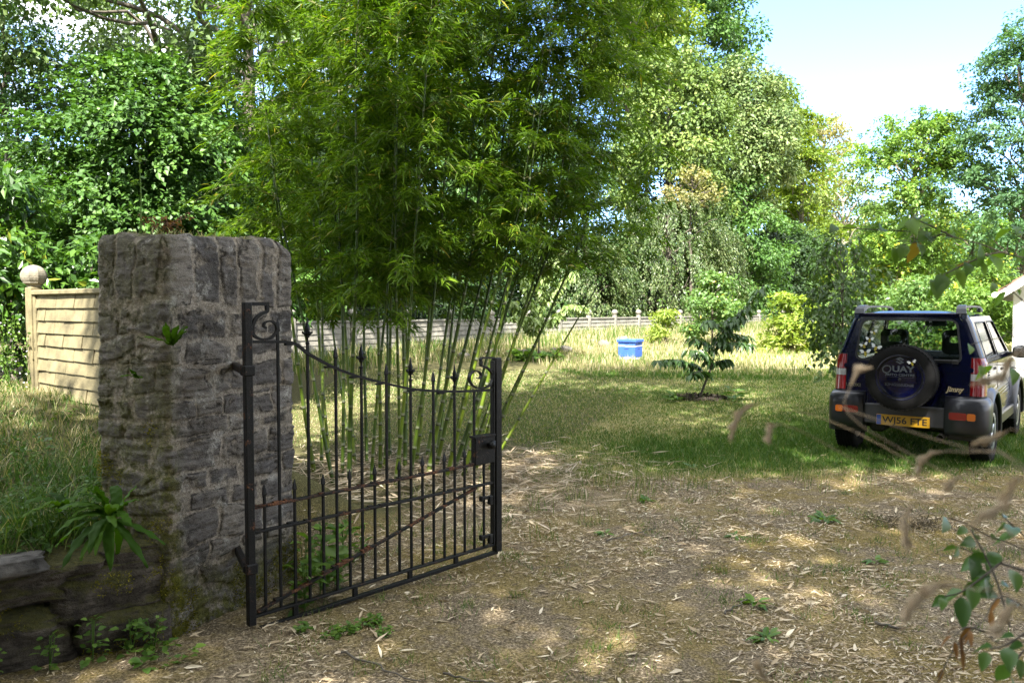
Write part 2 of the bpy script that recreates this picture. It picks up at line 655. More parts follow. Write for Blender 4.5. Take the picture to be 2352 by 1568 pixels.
def zones(x, y):
    """what grows or lies where: returns green, dry-lawn, meadow, litter, bank weights"""
    n1 = fbm(x * .9, y * .9, 0, 21)
    n2 = fbm(x * .35, y * .35, 0, 22)
    edge = 7.75 + .9 * (n1 - .5) + .10 * (x - 2)                    # drive gives way to grass
    lawn = sstep(edge - .45, edge + .5, y) * sstep(-.1, .8, x + .9 * (n1 - .5) - .3 * (y - 7) * 0)
    lawn = np.maximum(lawn, sstep(9.3, 10.2, y + .6 * (n1 - .5)))
    strip = np.exp(-((y - 9.1 - .12 * (x - 2)) / 1.0) ** 2) * sstep(.7, 2.0, x)   # lush strip before the car
    car_lush = np.exp(-(((x - 4.8) / 1.6) ** 2 + ((y - 9.6) / 2.2) ** 2))  # greener grass round the car
    mead_edge = 15.8 + .8 * (n1 - .5) - .14 * (x - 4) + 2.6 * sstep(1.8, .2, x)
    mead = sstep(mead_edge - .15, mead_edge + .2, y)
    green = lawn * np.clip(.22 + .75 * strip + .75 * car_lush + .9 * (n2 - .5), 0, 1)
    green = np.maximum(green, np.exp(-((y - mead_edge - .35) / .5) ** 2) * .9 * sstep(-1, 1.5, x))
    mulch = np.exp(-(((x + .7) / 1.7) ** 4 + ((y - 8.0) / 1.5) ** 4))
    dw = (x - WA[0]) * WN[0] + (y - WA[1]) * WN[1]
    dl = (x - PC[0]) * EV[0] + (y - PC[1]) * EV[1]
    bank = sstep(.0, .2, dw) * sstep(.1, .4, dl)
    litter = np.clip((1 - lawn) * (.45 + .9 * (n1 - .45)) + mulch, 0, 1) * (1 - bank)
    return green, lawn, mead, litter, bank


xs = axis_pts(-5.5, 8.0, .055, 600)
ys = axis_pts(1.5, 13.0, .055, 900, 1.12)
ys = ys[ys > -60]
GX, GY = np.meshgrid(xs, ys)
gx, gy = GX.ravel(), GY.ravel()
gz = hgt(gx, gy)
zg, zl, zm, zt, zb = zones(gx, gy)


def ground_mat():
    m, t = mat_new('ground')
    co = t.coord()
    a_g, a_l, a_m, a_t, a_b = (t.attr(k) for k in ('green', 'lawn', 'meadow', 'litter', 'bank'))
    n_big = t.noise(1.3, 5, .6, co)
    n_mid = t.noise(9, 6, .7, co)
    n_fine = t.noise(75, 5, .75, co)
    # drive: brown moss, soil and crumbled stalks
    dirt = t.ramp(n_fine, [(.32, (.028, .021, .013)), (.45, (.080, .060, .036)), (.56, (.175, .135, .085)), (.66, (.48, .40, .28))])
    moss = t.ramp(n_fine, [(.32, (.036, .027, .004)), (.47, (.115, .083, .012)), (.62, (.26, .19, .032))])
    fm = t.math('MULTIPLY', t.ramp(t.math('ADD', t.math('MULTIPLY', n_big, .55), t.math('MULTIPLY', n_mid, .45)), [(.45, (0, 0, 0)), (.53, (1, 1, 1))]), .95)
    c = t.mix(fm, dirt, moss)
    # pale stalk fragments (stretched cells)
    mpv = t.n('ShaderNodeMapping')
    mpv.inputs['Scale'].default_value = (26, 60, 30)
    mpv.inputs['Rotation'].default_value = (0, 0, .5)
    t.l(co, mpv.inputs[0])
    vor = t.n('ShaderNodeTexVoronoi', Scale=1.0)
    t.l(mpv.outputs[0], vor.inputs['Vector'])
    chips = t.ramp(vor.outputs['Distance'], [(.14, (1, 1, 1)), (.24, (0, 0, 0))])
    sel = t.ramp(t.n('ShaderNodeSeparateColor').outputs[0], [(0, (0, 0, 0)), (1, (1, 1, 1))]) if False else t.ramp(n_mid, [(.40, (.1, .1, .1)), (.6, (1, 1, 1))])
    litc = t.ramp(n_fine, [(.35, (.22, .17, .11)), (.65, (.50, .42, .31))])
    c = t.mix(t.math('MULTIPLY', t.math('MULTIPLY', chips, sel), .75), c, litc)
    c = t.mix(t.math('MULTIPLY', a_t, t.ramp(n_mid, [(.3, (.25, .25, .25)), (.65, (.85, .85, .85))])), c, t.ramp(n_fine, [(.32, (.052, .038, .023)), (.47, (.175, .135, .083)), (.62, (.50, .41, .28))]))
    # mown lawn: part straw, part green
    dry = t.ramp(t.math('ADD', t.math('MULTIPLY', n_fine, .55), t.math('MULTIPLY', t.noise(13, 7, .75, co), .45)), [(.3, (.14, .115, .045)), (.52, (.29, .24, .105)), (.7, (.47, .38, .20))])
    grn = t.ramp(t.math('ADD', t.math('MULTIPLY', n_fine, .5), t.math('MULTIPLY', n_mid, .5)), [(.3, (.04, .075, .015)), (.55, (.09, .15, .03)), (.75, (.17, .22, .07))])
    gl = t.math('ADD', t.math('MULTIPLY', a_g, 1.15), t.math('MULTIPLY', t.math('SUBTRACT', t.noise(2.6, 6, .7, co), .5), 1.6), True)
    lawn = t.mix(gl, dry, grn)
    c = t.mix(t.math('MULTIPLY', a_l, t.ramp(t.math('ADD', t.math('MULTIPLY', a_l, .6), t.math('MULTIPLY', n_mid, .5)), [(.35, (0, 0, 0)), (.6, (1, 1, 1))])), c, lawn)
    mead = t.ramp(t.math('ADD', t.math('MULTIPLY', n_fine, .5), t.math('MULTIPLY', n_big, .5)), [(.3, (.19, .20, .08)), (.5, (.34, .30, .16)), (.7, (.46, .40, .25))])
    c = t.mix(a_m, c, mead)
    bank = t.ramp(n_fine, [(.3, (.03, .03, .012)), (.5, (.085, .08, .032)), (.7, (.20, .17, .085))])
    c = t.mix(a_b, c, bank)
    b = t.n('ShaderNodeBsdfPrincipled', Roughness=.95)
    b.inputs['Specular IOR Level'].default_value = .15
    t.l(c, b.inputs['Base Color'])
    bp = t.n('ShaderNodeBump', Strength=.8, Distance=.02)
    t.l(t.math('ADD', n_fine, t.math('MULTIPLY', chips, .25)), bp.inputs['Height'])
    t.l(bp.outputs[0], b.inputs['Normal'])
    return finish(m, t, b.outputs[0])


mb = MB()
mb.add(np.stack([gx, gy, gz], 1), grid_faces(len(ys), len(xs)), .5, True)
ground = mb.obj('ground', ground_mat(), point_attrs=dict(green=zg, lawn=zl, meadow=zm, litter=zt, bank=zb))
tag(ground, kind='structure')


def on_ground(P):
    P = np.asarray(P, float)
    return np.column_stack([P, hgt(P[:, 0], P[:, 1])])


# ------------------------------------------------------------------ stone gate pillar
PW, PT, PH = .98, .50, 2.07


def pillar_mat():
    m, t = mat_new('pillar_stone')
    co = t.coord()
    st, ti = t.attr('stone'), t.attr('hue')
    n1 = t.noise(14, 7, .72, co)
    n2 = t.noise(60, 6, .75, co)
    mpv = t.n('ShaderNodeMapping')
    mpv.inputs['Scale'].default_value = (9, 9, 42)
    t.l(co, mpv.inputs[0])
    n3 = t.noise(1, 6, .7, mpv.outputs[0])
    sc = t.ramp(ti, [(0, (.075, .069, .064)), (.3, (.13, .118, .107)), (.55, (.19, .168, .142)), (.8, (.112, .103, .097)), (1, (.27, .238, .195))])
    sc = t.mix(t.ramp(n3, [(.36, (.8, .8, .8)), (.52, (0, 0, 0))]), sc, (.03, .026, .024))
    sc = t.mix(t.ramp(n1, [(.58, (0, 0, 0)), (.70, (.6, .6, .6))]), sc, (.26, .23, .20))
    mc = t.ramp(n2, [(.3, (.095, .083, .066)), (.5, (.235, .202, .16)), (.7, (.40, .35, .28))])
    c = t.mix(st, mc, sc)
    crev_shade = t.math('MULTIPLY', t.ramp(st, [(.05, (0, 0, 0)), (.3, (1, 1, 1)), (.6, (1, 1, 1)), (.9, (0, 0, 0))]), t.ramp(n1, [(.45, (0, 0, 0)), (.56, (.9, .9, .9))]))  # stone edges darkened: shadow of the gaps put into the colour
    c = t.mix(crev_shade, c, (.016, .014, .012))
    # pale lichen blotches and black algae
    li = t.noise(5.5, 8, .75, co)
    c = t.mix(t.ramp(li, [(.55, (0, 0, 0)), (.62, (.75, .75, .75))]), c, t.ramp(n2, [(.4, (.16, .155, .135)), (.6, (.42, .40, .355))]))
    bl = t.noise(3.1, 7, .7, co)
    c = t.mix(t.math('MULTIPLY', t.ramp(bl, [(.50, (0, 0, 0)), (.64, (1, 1, 1))]), t.ramp(n2, [(.38, (.9, .9, .9)), (.62, (.3, .3, .3))])), c, (.025, .022, .018))
    mo = t.math('MULTIPLY', t.attr('mossy'), t.ramp(n1, [(.4, (0, 0, 0)), (.55, (1, 1, 1))]))
    c = t.mix(mo, c, t.ramp(n2, [(.35, (.035, .04, .006)), (.65, (.12, .12, .014))]))
    b = t.n('ShaderNodeBsdfPrincipled', Roughness=.92)
    b.inputs['Specular IOR Level'].default_value = .25
    t.l(c, b.inputs['Base Color'])
    bp = t.n('ShaderNodeBump', Strength=.9, Distance=.012)
    t.l(t.math('ADD', t.math('ADD', n2, n3), t.math('MULTIPLY', n1, .6)), bp.inputs['Height'])
    t.l(bp.outputs[0], b.inputs['Normal'])
    return finish(m, t, b.outputs[0])


def stone_layout(s, z, per, seed=5):
    """s along the perimeter, z height -> (edge distance in m, stone id hash)"""
    rg = np.random.default_rng(seed)
    heights = [.155, .10, .17, .09, .20, .13, .115, .16, .10, .135, .17, .125]
    zc = [-.12]
    for h in heights:
        zc.append(zc[-1] + h)
    zc = [q for q in zc if q < 1.62] + [1.70, 2.4]
    zw = z + .055 * (vnoise(s * 4.2, np.floor(z * 5) * 3.7, 0, 33) - .5) + .045 * (fbm(s * 2.6, z * 2.0, 0, 31) - .5) * 2 + .012 * np.sin(s * 1.9)
    zc = np.array(zc)
    row = np.clip(np.searchsorted(zc, zw) - 1, 0, len(zc) - 2)
    dz = np.minimum(zw - zc[row], np.where(row == len(zc) - 2, 9.0, zc[row + 1] - zw))
    ds = np.full(s.shape, 9.0)
    sid = np.zeros(s.shape)
    for r in range(len(zc) - 1):
        m = row == r
        top = r == len(zc) - 2
        cuts = [0]
        while cuts[-1] < per - .1:
            cuts.append(cuts[-1] + (rg.uniform(.11, .2) if top else rg.uniform(.16, .46)))
        cuts = np.array(cuts) * per / cuts[-1]
        sw = (s + .05 * (fbm(s * 3, z * 5, 5, 77 + r) - .5) * 2 + rg.uniform(0, 1)) % per
        k = np.clip(np.searchsorted(cuts, sw) - 1, 0, len(cuts) - 2)
        d = np.minimum(sw - cuts[k], cuts[k + 1] - sw)
        ds[m] = d[m]
        sid[m] = (r * 31 + k)[m]
    return np.minimum(dz, ds), hash3(sid.astype(np.int64), 3, 7, 5), row


def build_pillar():
    root = thing('stone_gate_pillar', 'rough grey rubble stone gate pillar with mossy foot beside the black iron gate', 'gate pillar', (*(PC + EU * PW / 2 + EV * PT / 2), 0))
    r = .032
    # rounded rectangle perimeter in (u, v), starting at the near corner and running along the front
    per_pts, nrm = [], []
    step = .0085

    def line(a, b, n):
        L = np.hypot(b[0] - a[0], b[1] - a[1])
        for q in np.arange(0, L, step):
            per_pts.append((a[0] + (b[0] - a[0]) * q / L, a[1] + (b[1] - a[1]) * q / L))
            nrm.append(n)

    def arc(cx, cy, a0):
        for k in range(7):
            a = math.radians(a0 + 90 * k / 7)
            per_pts.append((cx + r * math.cos(a), cy + r * math.sin(a)))
            nrm.append((math.cos(a), math.sin(a)))
    line((r, 0), (PW - r, 0), (0, -1))
    arc(PW - r, r, -90)
    line((PW, r), (PW, PT - r), (1, 0))
    arc(PW - r, PT - r, 0)
    line((PW - r, PT), (r, PT), (0, 1))
    arc(r, PT - r, 90)
    line((0, PT - r), (0, r), (-1, 0))
    arc(r, r, 180)
    pp, nn = np.array(per_pts), np.array(nrm)
    seg = np.hypot(*(np.roll(pp, -1, 0) - pp).T)
    s1 = np.concatenate([[0], np.cumsum(seg)[:-1]])
    per = seg.sum()
    zz = np.arange(-.15, PH, step)
    S, Z = np.meshgrid(s1, zz)
    S, Z = S.ravel(), Z.ravel()
    P2 = np.tile(pp, (len(zz), 1))
    N2 = np.tile(nn, (len(zz), 1))
    edge, hue, row = stone_layout(S, Z, per)
    X0, Y0 = P2[:, 0], P2[:, 1]
    jw = .004 + .040 * vnoise(S * 5, Z * 7, 0, 12) ** 1.5
    smear = fbm(X0 * 9, Y0 * 9, Z * 13, 46, 4)
    st = sstep(jw * .4, jw * 1.1 + .004, edge) * (1 - .8 * sstep(.58, .68, smear))
    X3, Y3 = P2[:, 0], P2[:, 1]
    cleft = fbm(X3 * 7 + Y3 * 7, Z * 45, S * 0 + hue * 9, 41, 3) - .5
    lump = fbm(X3 * 9, Y3 * 9, Z * 11, 42, 4) - .5
    rough = fbm(X3 * 40, Y3 * 40, Z * 45, 43, 3) - .5
    d = st * (.003 + .011 * hue) + (.15 + .85 * st) * cleft * .020 + lump * .018 + rough * .012
    d = d + .020 * sstep(.7, 0, Z) + .018 * (fbm(X3 * 2, Y3 * 2, Z * 2, 44) - .5)
    # rounded, slumped top edge
    d = d - .022 * sstep(PH - .07, PH, Z) ** 2
    top_z = .075 * (fbm(X3 * 6, Y3 * 6, 0, 48, 5) - .5)
    Zd = Z + top_z * sstep(1.6, PH, Z) + .022 * sstep(0, .4, P2[:, 0]) * sstep(1.7, PH, Z) - .03 * sstep(.72, 1.0, P2[:, 0]) * sstep(1.8, PH, Z)
    uv = P2 + N2 * d[:, None]
    # cap rings
    ring = uv[-len(pp):]
    zt = Zd[-len(pp):]
    cen = ring.mean(0)
    caps_uv, caps_z = [], []
    for k in range(1, 14):
        q = 1 - k / 13.0
        pr = cen + (ring - cen) * q
        hz = zt * q + (zt.mean()) * (1 - q) + .008 * (1 - q ** 3) + .035 * (fbm(pr[:, 0] * 9, pr[:, 1] * 9, 0, 49) - .5) * min(1, 4 * (1 - q)) * (q > .05)
        caps_uv.append(pr)
        caps_z.append(hz)
    UV = np.concatenate([uv] + caps_uv)
    ZZ = np.concatenate([Zd] + caps_z)
    V = np.column_stack([PC[0] + UV[:, 0] * EU[0] + UV[:, 1] * EV[0], PC[1] + UV[:, 0] * EU[1] + UV[:, 1] * EV[1], ZZ])
    nc = 13 * len(pp)
    st = np.concatenate([st, np.full(nc, .4)])
    hue = np.concatenate([hue, np.full(nc, .7)])
    mossy = sstep(.42, .05, ZZ) * .9 + np.concatenate([np.zeros(len(S)), np.full(nc, .6)])
    left = sstep(.12, 0, UV[:, 0])
    mossy = np.clip(mossy + left * (.35 + .5 * sstep(1.6, .5, ZZ)), 0, 1)
    m = MB()
    m.add(V, grid_faces(len(zz) + 13, len(pp), True)[:, ::1], .5, True)
    m.obj('masonry', pillar_mat(), root, point_attrs=dict(stone=st, hue=hue, mossy=mossy))
    # moss cushions: many tiny leaves on the foot and along the near corner
    rg = np.random.default_rng(8)
    n = 34000
    i = rg.integers(0, len(S), n * 3)
    z = Zd[i]
    u = P2[i, 0]
    mk = fbm(S[i] * 5, Z[i] * 5, 3, 55) + .52 * sstep(.46, .02, z) + .18 * ((u < .03) & (z < 1.1)) + .10 * ((u > .8) & (z < .5)) - .2 * ((u > .18) & (u < .42) & (P2[i, 1] < .1))
    i = i[mk > .84][:n]
    nrm3 = np.column_stack([N2[i, 0] * EU[0] + N2[i, 1] * EV[0], N2[i, 0] * EU[1] + N2[i, 1] * EV[1], np.zeros(len(i))])
    base = V[i] + nrm3 * rg.uniform(-.004, .018, (len(i), 1)) + rg.normal(0, .006, (len(i), 3))
    D = unit(nrm3 + rg.normal(0, .55, (len(i), 3)) + [0, 0, .25])
    mm = MB()
    leaves(mm, base, D, rg.normal(size=(len(i), 3)), rg.uniform(.008, .018, len(i)), rg.uniform(.004, .007, len(i)), np.clip(rg.normal(.5, .25, len(i)), 0, 1))
    mm.obj('moss', M_LEAF['moss'], root)
    return root


build_pillar()

# ------------------------------------------------------------------ dry stone retaining wall
def wall_mat():
    m, t = mat_new('wall_stone')
    co = t.coord()
    n1, n2 = t.noise(7, 8, .72, co), t.noise(48, 6, .75, co)
    mpv = t.n('ShaderNodeMapping')
    mpv.inputs['Scale'].default_value = (7, 7, 34)
    t.l(co, mpv.inputs[0])
    n3 = t.noise(1, 7, .7, mpv.outputs[0])
    c = t.ramp(n1, [(.36, (.030, .026, .022)), (.5, (.085, .072, .058)), (.64, (.15, .13, .11)), (.72, (.24, .22, .19))])
    c = t.mix(t.ramp(n3, [(.38, (.85, .85, .85)), (.52, (0, 0, 0))]), c, (.018, .015, .012))
    geo = t.n('ShaderNodeNewGeometry')
    sp = t.n('ShaderNodeSeparateXYZ')
    t.l(geo.outputs['Normal'], sp.inputs[0])
    up = t.ramp(t.math('ADD', t.math('MULTIPLY', sp.outputs[2], .35), t.noise(5, 7, .7, co)), [(.52, (0, 0, 0)), (.68, (.8, .8, .8))])
    c = t.mix(up, c, t.ramp(n2, [(.35, (.025, .03, .006)), (.65, (.09, .085, .014))]))
    b = t.n('ShaderNodeBsdfPrincipled', Roughness=.92)
    b.inputs['Specular IOR Level'].default_value = .25
    t.l(c, b.inputs['Base Color'])
    bp = t.n('ShaderNodeBump', Strength=1.0, Distance=.02)
    t.l(t.math('ADD', t.math('ADD', n2, n3), n1), bp.inputs['Height'])
    t.l(bp.outputs[0], b.inputs['Normal'])
    return finish(m, t, b.outputs[0])


M_WALLSTONE = wall_mat()
M_SLATE = simple('slate_slab', (.085, .08, .075), .9, spec=.15, var=.6, scale=14, bump=1.0, bscale=30)


def rock(mb, c, size, ax, seed, n=22, rough=.16, layer=0.0, sq=.55, tint=.5):
    """irregular block: superellipsoid with fractal and bedding displacement"""
    th = np.linspace(0, np.pi, n)
    ph = np.linspace(0, 2 * np.pi, 2 * n, endpoint=False)
    T, Ph = np.meshgrid(th, ph, indexing='ij')
    sg = lambda a, e: np.sign(a) * np.abs(a) ** e
    x = sg(np.sin(T), sq) * sg(np.cos(Ph), sq)
    y = sg(np.sin(T), sq) * sg(np.sin(Ph), sq)
    z = sg(np.cos(T), sq)
    d = 1 + rough * (fbm(x * 1.4 + seed * 7.1, y * 1.4, z * 1.4, seed, 4) - .5) * 2
    d2 = layer * (vnoise(x * .8 + seed, y * .8, z * 7, seed + 3) - .5) + rough * .35 * (fbm(x * 5 + seed, y * 5, z * 6, seed + 5, 3) - .5)
    v = np.stack([x * (d + d2), y * (d + d2), z * d], -1).reshape(-1, 3) * np.asarray(size) / 2
    v = v @ np.asarray(ax, float) + np.asarray(c)
    mb.add(v, grid_faces(n, 2 * n, True), tint, True)


def ax_from(d2, tilt=0.0, roll=0.0):
    d = unit(np.array([d2[0], d2[1], tilt]))
    up = unit(np.array([0, 0, 1.0]) - d * d[2] + np.cross(d, [0, 0, 1.0]) * roll)
    return np.array([d, np.cross(up, d), up])


wall = thing('dry_stone_wall', 'low mossy dry stone wall with a pale slate slab on top below the ferny bank', 'stone wall', (*(WA + WD * .6), 0))
k = 0
# (distance along, height centre, length, height, back offset, slab?)
WALL = [(.17, .07, .40, .26, .03, 0), (.22, .27, .52, .24, .07, 0), (.62, .08, .44, .30, .02, 0), (.60, .33, .40, .16, .08, 0),
        (.10, .42, .30, .12, .14, 1), (.40, .445, .30, .07, .12, 1), (1.04, .10, .50, .32, .02, 0), (1.02, .32, .55, .17, .05, 0), (.86, .455, .66, .085, .0, 1),
        (1.50, .10, .50, .34, .02, 0), (1.50, .34, .5, .2, .05, 0), (1.95, .2, .6, .45, .03, 0), (1.5, .48, .5, .08, .05, 1), (2.6, .2, .8, .5, .03, 0)]
for s_, zc_, L_, h_, bo, slab in WALL:
    m = MB()
    p = WA + WD * s_ + WN * (bo + .10)
    rock(m, (p[0], p[1], zc_), (L_ * 1.1, .42 if slab else .36, h_ * 1.16), ax_from(WD, .05 * ((k * 7) % 5 - 2) * .6, .1 * ((k * 3) % 5 - 2)), 60 + k, 44, .24 if not slab else .2, .16 if not slab else .06, .38 if not slab else .36)
    m.obj('slab' if slab else 'stone', M_SLATE if slab and k == 8 else M_WALLSTONE, wall)
    k += 1
rg = np.random.default_rng(66)
nm = 5000
sa = rg.uniform(0, 1.3, nm)
zz_ = rg.uniform(0, .40, nm)
kp = fbm(sa * 4, zz_ * 5, 0, 67) > .56
sa, zz_ = sa[kp], zz_[kp]
p = WA + WD * sa[:, None] - WN * (.085 - .03 * rg.random(len(sa)))[:, None]
mm = MB()
leaves(mm, np.column_stack([p, zz_]), unit(rg.normal(size=(len(sa), 3)) + [.4, -.7, .3]), rg.normal(size=(len(sa), 3)), rg.uniform(.01, .02, len(sa)), .006, rg.random(len(sa)) * .8)
mm.obj('moss', M_LEAF['moss'], wall)

# ------------------------------------------------------------------ concrete garden fence (near piece and far boundary)
M_CONC = simple('cream_concrete', (.155, .13, .068), .85, var=.45, scale=5, bump=.35, bscale=70)
M_CONC_CAP = simple('weathered_concrete', (.20, .18, .135), .92, var=.35, scale=14, bump=.6, bscale=60)
M_CONC_FAR = simple('pale_concrete', (.20, .188, .16), .88, var=.35, scale=4, bump=.2, bscale=40)


def ball_cap(m, x, y, z, r, n=16):
    pr = [(r * .52, 0), (r * .55, r * .18), (r * .80, r * .35)]
    for a in range(-35, 91, 12):
        pr.append((r * math.cos(math.radians(a)), r * .95 + r * .9 * math.sin(math.radians(a))))
    pr.append((0.001, r * 1.86))
    lathe(m, pr, n, Matrix.Translation((x, y, z)))


def woven_panel(m, A, d, nrm, L, z0, z1, rows, brick=.42, seed=0, th=.045):
    """cast panel that imitates lapped boards: each board overlaps the one below"""
    rg = np.random.default_rng(seed)
    hrow = (z1 - z0) / rows
    for r in range(rows):
        z = z0 + r * hrow
        off = (r % 2) * brick * .5 + rg.uniform(-.05, .05)
        edges = np.unique(np.clip(np.concatenate([[0], np.arange(off, L, brick) if off > 0.03 else np.arange(brick, L, brick), [L]]), 0, L))
        for a, b in zip(edges[:-1], edges[1:]):
            if b - a < .02:
                continue
            tw = rg.uniform(-.005, .005)
            out0, out1 = .030 + abs(tw), .012            # bottom edge stands proud
            sk = rg.uniform(-.003, .003)
            q = []
            for (s_, zz, o) in ((a + .004, z + sk, out0 + tw), (b - .003, z - sk, out0 - tw), (b - .003, z + hrow + .012, out1 - tw), (a + .004, z + hrow + .012, out1 + tw)):
                p = A + d * s_ - nrm * o
                q.append((p[0], p[1], zz))
            for (s_, zz) in ((a + .004, z + sk), (b - .003, z - sk), (b - .003, z + hrow + .012), (a + .004, z + hrow + .012)):
                p = A + d * s_ + nrm * th * .5
                q.append((p[0], p[1], zz))
            m.add(q, [[0, 1, 2, 3], [1, 0, 4, 5], [2, 1, 5, 6], [3, 2, 6, 7], [0, 3, 7, 4], [4, 7, 6, 5]], .5)


gf = thing('concrete_garden_fence', 'cream concrete fence panel with lapped board pattern and ball topped post behind the stone pillar', 'fence', (FP0[0], FP0[1], .8))
FL = 2.45
AX = np.array([[FD[0], FD[1], 0], [FN[0], FN[1], 0], [0, 0, 1]])
m = MB()
cbox(m, (FP0[0], FP0[1], 1.20), (.125, .12, 1.36), .012, ax=AX)
p = FP0 + FD * .085
cbox(m, (p[0], p[1], 1.20), (.05, .075, 1.30), .008, ax=AX)
post = m.obj('post', M_CONC, gf)
m = MB()
ball_cap(m, FP0[0], FP0[1], 1.875, .112, 9)
m.s = [np.zeros_like(q) for q in m.s]
m.obj('ball_cap', M_CONC_CAP, post)
m = MB()
woven_panel(m, FP0 + FD * .115, FD, FN, FL, .78, 1.80, 9, .40, 3)
m.obj('panel', M_CONC, gf)
m = MB()
p = FP0 + FD * (FL / 2 + .09)
cbox(m, (p[0], p[1], 1.825), (FL + .05, .11, .045), .008, ax=AX)
m.obj('coping', M_CONC, gf)
m = MB()
p = FP0 + FD * (FL + .18)
cbox(m, (p[0], p[1], 1.15), (.125, .12, 1.4), .012, ax=AX)
m.obj('post', M_CONC, gf)

ff = thing('boundary_fence', 'long pale concrete boundary fence with ball topped posts across the far side of the meadow', 'fence', (HF0[0], HF0[1], .8))
HFN = np.array([HFD[1], -HFD[0]])      # towards the viewer
AXF = np.array([[HFD[0], HFD[1], 0], [HFN[0], HFN[1], 0], [0, 0, 1]])
SPAN = 1.83
for i in range(-8, 17):
    p = HF0 + HFD * i * SPAN
    zt = 1.36 - .008 * (i if i > 0 else i * 1.0)
    m = MB()
    cbox(m, (p[0], p[1], zt - .55), (.14, .14, 1.18), .015, ax=AXF)
    po = m.obj('post', M_CONC_FAR, ff)
    m = MB()
    ball_cap(m, p[0], p[1], zt + .03, .115, 12)
    m.obj('ball_cap', M_CONC_FAR, po)
    m = MB()
    woven_panel(m, p + HFD * .09, HFD, -HFN, SPAN - .18, zt - 1.05, zt - .10, 7, .46, 100 + i)
    m.obj('panel', M_CONC_FAR, ff)
    m = MB()
    q = p + HFD * SPAN / 2
    cbox(m, (q[0], q[1], zt - .075), (SPAN - .16, .10, .05), .008, ax=AXF)
    m.obj('coping', M_CONC_FAR, ff)

# ------------------------------------------------------------------ wrought iron gate
def iron_mat(name, rust):
    m, t = mat_new(name)
    co = t.coord()
    n1 = t.noise(16, 7, .7, co)
    n2 = t.noise(110, 5, .7, co)
    blk = t.ramp(n2, [(.35, (.0045, .005, .0055)), (.65, (.013, .013, .0135))])
    ru = t.ramp(n2, [(.3, (.05, .020, .010)), (.5, (.14, .058, .028)), (.7, (.24, .12, .065))])
    fac = t.ramp(t.math('ADD', t.math('MULTIPLY', n1, .75), t.math('MULTIPLY', n2, .25)), [(.60 - rust, (0, 0, 0)), (.70 - rust, (1, 1, 1))])
    c = t.mix(fac, blk, ru)
    gr = t.ramp(t.noise(28, 6, .7, co), [(.56, (0, 0, 0)), (.68, (.5, .5, .5))])
    c = t.mix(gr, c, (.035, .035, .028))
    b = t.n('ShaderNodeBsdfPrincipled')
    b.inputs['Specular IOR Level'].default_value = .2
    t.l(c, b.inputs['Base Color'])
    t.l(t.ramp(fac, [(0, (.45, .45, .45)), (1, (.9, .9, .9))]), b.inputs['Roughness'])
    bp = t.n('ShaderNodeBump', Strength=.5, Distance=.004)
    t.l(t.math('ADD', n2, t.math('MULTIPLY', fac, .8)), bp.inputs['Height'])
    t.l(bp.outputs[0], b.inputs['Normal'])
    return finish(m, t, b.outputs[0])


M_IRON = iron_mat('black_iron', -.02)
M_IRON_RUST = iron_mat('rusty_black_iron', .115)
M_IRON_SOME = iron_mat('spotted_black_iron', .04)
GH = np.array([-1.38, 4.15])
GD = np.array([1.27, 1.10])
GL = float(np.hypot(*GD))
GD = GD / GL
GNORM = np.array([GD[1], -GD[0], 0.0])       # towards the viewer
AXG = np.array([[GD[0], GD[1], 0], [-GD[1], GD[0], 0], [0, 0, 1]])


def gp(s, z, o=0.0):
    """point on the gate: s along from the hinge post, z height, o towards the viewer"""
    return np.array([GH[0] + GD[0] * s + GNORM[0] * o, GH[1] + GD[1] * s + GNORM[1] * o, z])


def px_to_gate(px, py):
    """photo pixel -> (s, z) on the plane of the gate"""
    d = np.array([(px - 1176) / F_PX, CP - SP * (py - 784) / F_PX, -SP - CP * (py - 784) / F_PX])
    k = (GNORM[0] * GH[0] + GNORM[1] * GH[1]) / (GNORM[0] * d[0] + GNORM[1] * d[1])
    P = d * k
    return (P[0] - GH[0]) * GD[0] + (P[1] - GH[1]) * GD[1], CAM_H + P[2]


gate = thing('iron_gate', 'old black wrought iron garden gate standing half open with rusted rails and spear finials', 'gate', (GH[0], GH[1], 0))


def gbar(m, s0, z0, s1, z1, w=.012, t=.03, b=.003, o=0.0):
    """straight bar between two gate points; t in the gate plane, w across it"""
    a, b_ = gp(s0, z0, o), gp(s1, z1, o)
    d = b_ - a
    L = np.linalg.norm(d)
    d = d / L
    n = GNORM
    s = np.cross(n, d)
    cbox(m, (a + b_) / 2, (L, w, t), b, ax=np.array([d, n, s]))


def smooth(pts, n=60):
    pts = np.asarray(pts, float)
    d = np.concatenate([[0], np.cumsum(np.linalg.norm(np.diff(pts, axis=0), axis=1))])
    u = np.linspace(0, d[-1], n)
    # Catmull-Rom through the points
    out = []
    for x in u:
        i = min(max(np.searchsorted(d, x) - 1, 0), len(pts) - 2)
        t = (x - d[i]) / (d[i + 1] - d[i])
        p0 = pts[max(i - 1, 0)]
        p1, p2 = pts[i], pts[i + 1]
        p3 = pts[min(i + 2, len(pts) - 1)]
        out.append(.5 * ((2 * p1) + (-p0 + p2) * t + (2 * p0 - 5 * p1 + 4 * p2 - p3) * t * t + (-p0 + 3 * p1 - 3 * p2 + p3) * t ** 3))
    return np.array(out)


c1 = lambda u, v: px_to_gate((u * 1400 / 2195) / 1.7415, (800 + v * 1000 / 1568) / 1.7415)
c3 = lambda u, v: px_to_gate((900 + u * 1200 / 1981) / 1.7415, (1150 + v * 950 / 1568) / 1.7415)
c4 = lambda u, v: px_to_gate((900 + u * 1200 / 2021) / 1.7415, (1800 + v * 931 / 1568) / 1.7415)
ztop_h = c1(1545, 640)[1]
s_l, ztop_l = c3(1795, 462)
S_L = s_l
